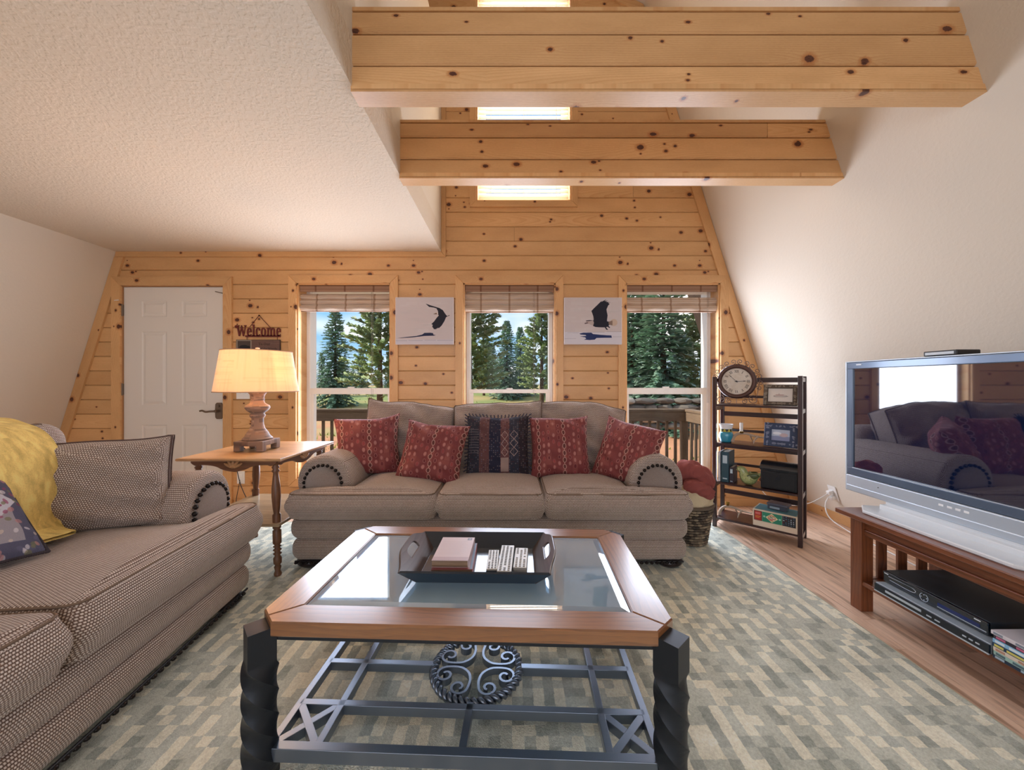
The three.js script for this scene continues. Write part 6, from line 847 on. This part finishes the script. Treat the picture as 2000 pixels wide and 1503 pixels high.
// ---------- outside: deck, yard, trees ----------
{
  const yd = -0.22, z1 = ZE - 0.02, z0 = -5.62, x0 = -5.6, x1 = 2.75;
  const deck = structGroup('deck'), r = rng(3); for (let x = x0; x < x1; x += 0.146) part('deck_board', shiftUV(BB(x, x + 0.14, yd - 0.03, yd, z0 - 0.05, z1, 'z'), r() * 2, r()), M.deckwood, deck);
  const rail = (name, label, a, b, posts) => { const t = thing(name, label, 'railing', [0, 0, 0]), L = Math.hypot(b[0] - a[0], b[1] - a[1]), ang = -Math.atan2(b[1] - a[1], b[0] - a[0]), mid = [(a[0] + b[0]) / 2, (a[1] + b[1]) / 2], top = 0.735;
    part('top_board', T(B(L, 0.035, 0.13, 0, 0, 0, 'x', 0.004), [mid[0], top - 0.018, mid[1]], [0, ang, 0]), M.deckwood, t); part('face_board', T(B(L, 0.14, 0.035, 0, 0, 0.035, 'x', 0.003), [mid[0], top - 0.105, mid[1]], [0, ang, 0]), M.deckwood, t); part('bottom_rail', T(B(L, 0.085, 0.035, 0, 0, 0, 'x', 0.003), [mid[0], yd + 0.1, mid[1]], [0, ang, 0]), M.deckwood, t);
    const n = Math.floor(L / 0.126), g = norm(B(0.036, top - 0.12 - yd - 0.06, 0.036, 0, (top - 0.12 + yd + 0.06) / 2, 0, 'y', 0.003)); for (let i = 1; i < n; i++) { const m = part('baluster', g, M.deckwood, t); m.position.set(mix(a[0], b[0], i / n), 0, mix(a[1], b[1], i / n)); m.rotation.y = ang; }
    for (const f of posts) part('post', T(B(0.09, top - yd, 0.09, 0, 0, 0, 'y', 0.004), [mix(a[0], b[0], f), (top + yd) / 2 - 0.02, mix(a[1], b[1], f)], [0, ang, 0]), M.deckwood, t); return t; };
  rail('deck_railing', 'weathered brown deck railing seen through the left and right windows', [x0, z0], [2.55, z0], [0, 0.22, 0.44, 0.72, 1]);
  rail('deck_railing', 'short side run of the deck railing turning back towards the house', [2.6, z0], [2.6, z1 - 0.1], [0.5]);
  struct('roof_rake', T(B(0.16, 7.5, 0.5, 0, 0, 0, 'y'), [2.62 - 2.45 / SL + 0.16, 2.45, ZE - 0.45], [0, 0, Math.atan(1 / SL)]), S(0x4b3a2e, 0.85, { map: grainTex }));
}
const groundH = (x, z) => { const d = -z - 6; return -0.95 + 1.5 * step(6, 34, d) + 0.25 * (fbm(x * 0.12 + 9, z * 0.12, 5, 3) - 0.5) + 1.2 * step(0, 26, x) * step(4, 20, d) + 0.03 * (fbm(x * 0.9, z * 0.9, 8, 3) - 0.5); };
{
  const n = 150, pos = [], col = [], idx = []; const gr = [0.2, 0.26, 0.075], dry = [0.42, 0.31, 0.13], red = [0.5, 0.24, 0.12];
  for (let j = 0; j <= n; j++) for (let i = 0; i <= n; i++) { const f = j / n, z = -3.9 - 90 * f * f, x = (i / n - 0.5) * (30 + 150 * f); pos.push(x, groundH(x, z), z); const a = fbm(x * 0.16 + 3, z * 0.16, 14, 4), b = fbm(x * 0.5, z * 0.5, 19, 3), near = 1 - step(16, 26, -z); let c = dry.map((v, k) => mix(v, gr[k], step(0.42, 0.6, a))); const rd = near * step(0.34, 0.5, b + 0.35 * step(0, 3, x)); c = c.map((v, k) => mix(v, red[k], rd)); const t = 0.8 + 0.4 * fbm(x * 2, z * 2, 23, 3); col.push(...c.map((v) => v * t)); }
  for (let j = 0; j < n; j++) for (let i = 0; i < n; i++) { const a = j * (n + 1) + i; idx.push(a, a + 1, a + n + 1, a + 1, a + n + 2, a + n + 1); }
  const g = new THREE.BufferGeometry(); g.setAttribute('position', new THREE.Float32BufferAttribute(pos, 3)); g.setAttribute('color', new THREE.Float32BufferAttribute(col, 3)); g.setIndex(idx); g.computeVertexNormals();
  const m = new THREE.Mesh(g, S(0xffffff, 1, { vertexColors: true })); m.name = 'ground'; m.userData.kind = 'structure'; m.receiveShadow = true; scene.add(m);
  const r = rng(8), bl = []; for (let i = 0; i < 5200; i++) { const z = -6.2 - 26 * r() * r(), x = (r() - 0.5) * 2.2 * -z, h = 0.05 + 0.12 * r(); if (fbm(x * 0.16 + 3, z * 0.16, 14, 4) < 0.36 + 0.2 * r()) continue; const y = groundH(x, z), a = r() * 6.3, w = 0.02 + 0.03 * r(), dx = Math.cos(a), dz = Math.sin(a); bl.push([x - dx * w, y - 0.01, z - dz * w], [x + dx * w, y - 0.01, z + dz * w], [x + dx * 0.4 * h, y + h, z + dz * 0.4 * h]); }
  const gg = new THREE.BufferGeometry(); gg.setAttribute('position', new THREE.Float32BufferAttribute(bl.flat(), 3)); gg.computeVertexNormals(); const gm = new THREE.Mesh(norm(gg), S(0x7f8f3c, 1, { side: THREE.DoubleSide })); gm.name = 'grass'; tag(gm, 'loose tufts of green meadow grass beyond the deck', 'grass', null, 'stuff'); scene.add(gm);
}
// conifers: trunk and a crown of drooping sprays
function crownGeom(seed, h, kind) {
  const r = rng(seed), p = [], c = [], n = []; const rad0 = kind === 'spruce' ? h * 0.21 : h * 0.24, base = kind === 'spruce' ? 0.06 : 0.2; const tint = kind === 'pine' ? [0.3, 0.4, 0.16] : [0.2, 0.36, 0.24];
  const leaf = (o, d, up, L, w, k) => { const s = d.clone().cross(up).normalize().multiplyScalar(w), tip = o.clone().addScaledVector(d, L), m = o.clone().addScaledVector(d, L * 0.5); const A = m.clone().add(s), Bq = m.clone().sub(s); for (const v of [o, A, tip, o, tip, Bq]) { p.push(v.x, v.y, v.z); c.push(tint[0] * k, tint[1] * k, tint[2] * k); const q = V3(v.x, h * 0.12, v.z).normalize().lerp(up, 0.5).normalize(); n.push(q.x, q.y, q.z); } };
  const whorls = kind === 'spruce' ? 34 : 20;
  for (let i = 0; i < whorls; i++) {
    const f = i / (whorls - 1), y = h * mix(base, 0.985, Math.pow(f, 0.9)), len = kind === 'spruce' ? rad0 * Math.pow(1 - f, 0.85) + 0.1 : rad0 * (0.5 + 0.6 * Math.sin(Math.PI * Math.min(1, 0.25 + f * 0.78))) * (1 - 0.5 * f), nb = kind === 'spruce' ? Math.max(4, Math.round(11 - 5 * f)) : 6;
    for (let b = 0; b < nb; b++) {
      const a = (b + r()) / nb * Math.PI * 2, L = len * (0.7 + 0.5 * r()), droop = kind === 'spruce' ? -0.32 + 0.75 * f : 0.12 + 0.4 * f, dir = V3(Math.cos(a), droop, Math.sin(a)).normalize(), tone = 0.75 + 0.5 * r();
      const ns = Math.max(3, Math.round(L / 0.14));
      for (let s = 1; s <= ns; s++) { const u = s / ns, o = V3(0, y, 0).addScaledVector(dir, L * u * 0.93); o.y += (kind === 'spruce' ? -0.1 : 0.08) * u * u * L; const k2 = kind === 'pine' ? (u < 0.3 ? 0 : 9) : 5;
        for (let q = 0; q < k2; q++) { const d = kind === 'pine' ? V3(r() - 0.5, r() - 0.25, r() - 0.5).normalize().addScaledVector(dir, 0.5).normalize() : dir.clone().add(V3((r() - 0.5) * 1.7, (r() - 0.6) * 0.6, (r() - 0.5) * 1.7)).normalize(); leaf(o, d, V3(0, 1, 0), (kind === 'pine' ? 0.26 : 0.3) * (1.15 - 0.4 * u) * (h / 7), (kind === 'pine' ? 0.085 : 0.085) * h / 7, tone * (0.85 + 0.3 * r())); } }
    }
  }
  const g = new THREE.BufferGeometry(); g.setAttribute('position', new THREE.Float32BufferAttribute(p, 3)); g.setAttribute('normal', new THREE.Float32BufferAttribute(n, 3)); g.setAttribute('color', new THREE.Float32BufferAttribute(c, 3)); return g;
}
const leafMat = P(0xffffff, 0.9, { vertexColors: true, side: THREE.DoubleSide, transmission: 0.3, thickness: 0 }), barkMat = S(0x5a4636, 0.95);
function treeProto(kind, seed, h) { const t = new THREE.Group(); t.name = kind === 'spruce' ? 'spruce_tree' : 'pine_tree'; const g = crownGeom(seed, h, kind), m = new THREE.Mesh(g, leafMat); m.name = 'crown'; m.castShadow = true; t.add(m); part('trunk', new THREE.CylinderGeometry(0.02, h * 0.022, h * 0.98, 9).translate(0, h * 0.49, 0), barkMat, t); t.userData = { category: 'tree' }; return t; }
const protos = { s1: treeProto('spruce', 1, 7), s2: treeProto('spruce', 2, 7), s3: treeProto('spruce', 3, 7), p1: treeProto('pine', 4, 7), p2: treeProto('pine', 5, 7) };
function tree(kind, px, d, topPx, label, group) {           // px: where it stands across the view, d: how far, topPx: height of its tip there
  const x = (px - 1000) / FOCAL * d, z = -d, y = groundH(x, z) - 0.1, top = EYE + (748 - topPx) / FOCAL * d, k = (top - y) / 7, t = protos[kind].clone(); t.name = numbered(t.name); t.userData = { category: 'tree', label }; if (group) t.userData.group = group;
  t.position.set(x, y, z); t.scale.set(k * (kind[0] === 's' ? 1.05 : 1.2), k, k * (kind[0] === 's' ? 1.05 : 1.2)); t.rotation.y = hash(px, d * 10, 3) * 6.28; scene.add(t);
}

tree('s1', 655, 24, 600, 'tall pointed spruce standing against blue sky in the left window'); tree('p1', 742, 19, 560, 'big pine with clumped branches at the right of the left window'); tree('s2', 628, 34, 690, 'small dark spruce at the foot of the pointed spruce, left window'); tree('p2', 668, 30, 702, 'light green young pine in front of the pointed spruce'); tree('s3', 705, 38, 680, 'half-hidden spruce between the pointed spruce and the big pine');
tree('p1', 918, 20, 545, 'tall leafy pine filling the left of the middle window'); tree('s2', 990, 28, 628, 'dark spruce in the middle of the centre window, tip against pale sky'); tree('s1', 1016, 30, 640, 'bright green spruce right of centre in the middle window'); tree('p2', 1058, 24, 605, 'pine at the right of the middle window'); tree('s3', 962, 34, 672, 'low spruce behind the tall leafy pine, middle window'); tree('p2', 945, 30, 668, 'shorter pine beside the tall leafy pine, middle window'); tree('s1', 1085, 30, 640, 'spruce mostly hidden by the right edge of the middle window');
tree('s2', 1236, 17, 520, 'pale green spruce at the left of the right-hand window'); tree('s3', 1296, 15, 500, 'dark blue-green spruce in the middle of the right-hand window'); tree('p1', 1372, 16, 560, 'broad pine at the right of the right-hand window'); tree('s1', 1262, 22, 560, 'spruce behind and between the two big ones, right-hand window'); tree('s2', 1345, 24, 640, 'low spruce behind the broad pine, right-hand window');
tree('s1', 640, 46, 712, 'small distant spruce at the far left of the left window'); tree('s2', 690, 46, 715, 'distant spruce low between the pointed spruce and the big pine'); tree('s3', 760, 40, 690, 'distant spruce behind the trunk of the big pine, left window');
tree('s3', 930, 44, 690, 'distant spruce behind the tall leafy pine, far left of the middle window'); tree('s1', 1030, 42, 676, 'distant spruce behind the bright green one, middle window'); tree('s2', 978, 40, 690, 'distant spruce left of the dark central one, middle window'); tree('s3', 1072, 40, 680, 'distant spruce at the far right edge of the middle window');
tree('s2', 1218, 30, 600, 'spruce behind the pale green one, left edge of the right-hand window'); tree('s1', 1325, 30, 640, 'distant spruce in the gap between blue-green spruce and broad pine'); tree('s3', 1390, 28, 640, 'distant spruce at the right edge of the right-hand window');
{ // rough stone wall / stacked logs beyond the right railing
  const t = thing('stone_wall', 'rough stone wall beyond the deck, seen through the right window', 'wall', [0, 0, 0]), r = rng(44), mats = [S(0x8d8578, 0.95), S(0x6e675c, 0.95), S(0xa79f90, 0.95), S(0x5c564e, 0.95)], d = 9.2, z = -d;
  for (let row = 0; row < 5; row++) { let x = 2.2 + 0.2 * r(); while (x < 5.6) { const w = 0.25 + 0.4 * r(), y = 0.08 + row * 0.15; const g = new THREE.IcosahedronGeometry(1, 1); const p = g.attributes.position; for (let i = 0; i < p.count; i++) { const k = 1 + 0.25 * (hash(Math.round(p.getX(i) * 50), Math.round(p.getY(i) * 50 + p.getZ(i) * 31), row * 9 + Math.round(x * 10)) - 0.5); p.setXYZ(i, p.getX(i) * k, p.getY(i) * k, p.getZ(i) * k); } g.computeVertexNormals(); const m = part('stone', T(g, [x + w / 2, y, z + 0.1 * (r() - 0.5)], [0, 0, 0.1 * (r() - 0.5)], [w * 0.56, 0.088, 0.2]), mats[Math.floor(r() * 4)], t); x += w * 0.97; } }
}

renderer.render(scene, camera);
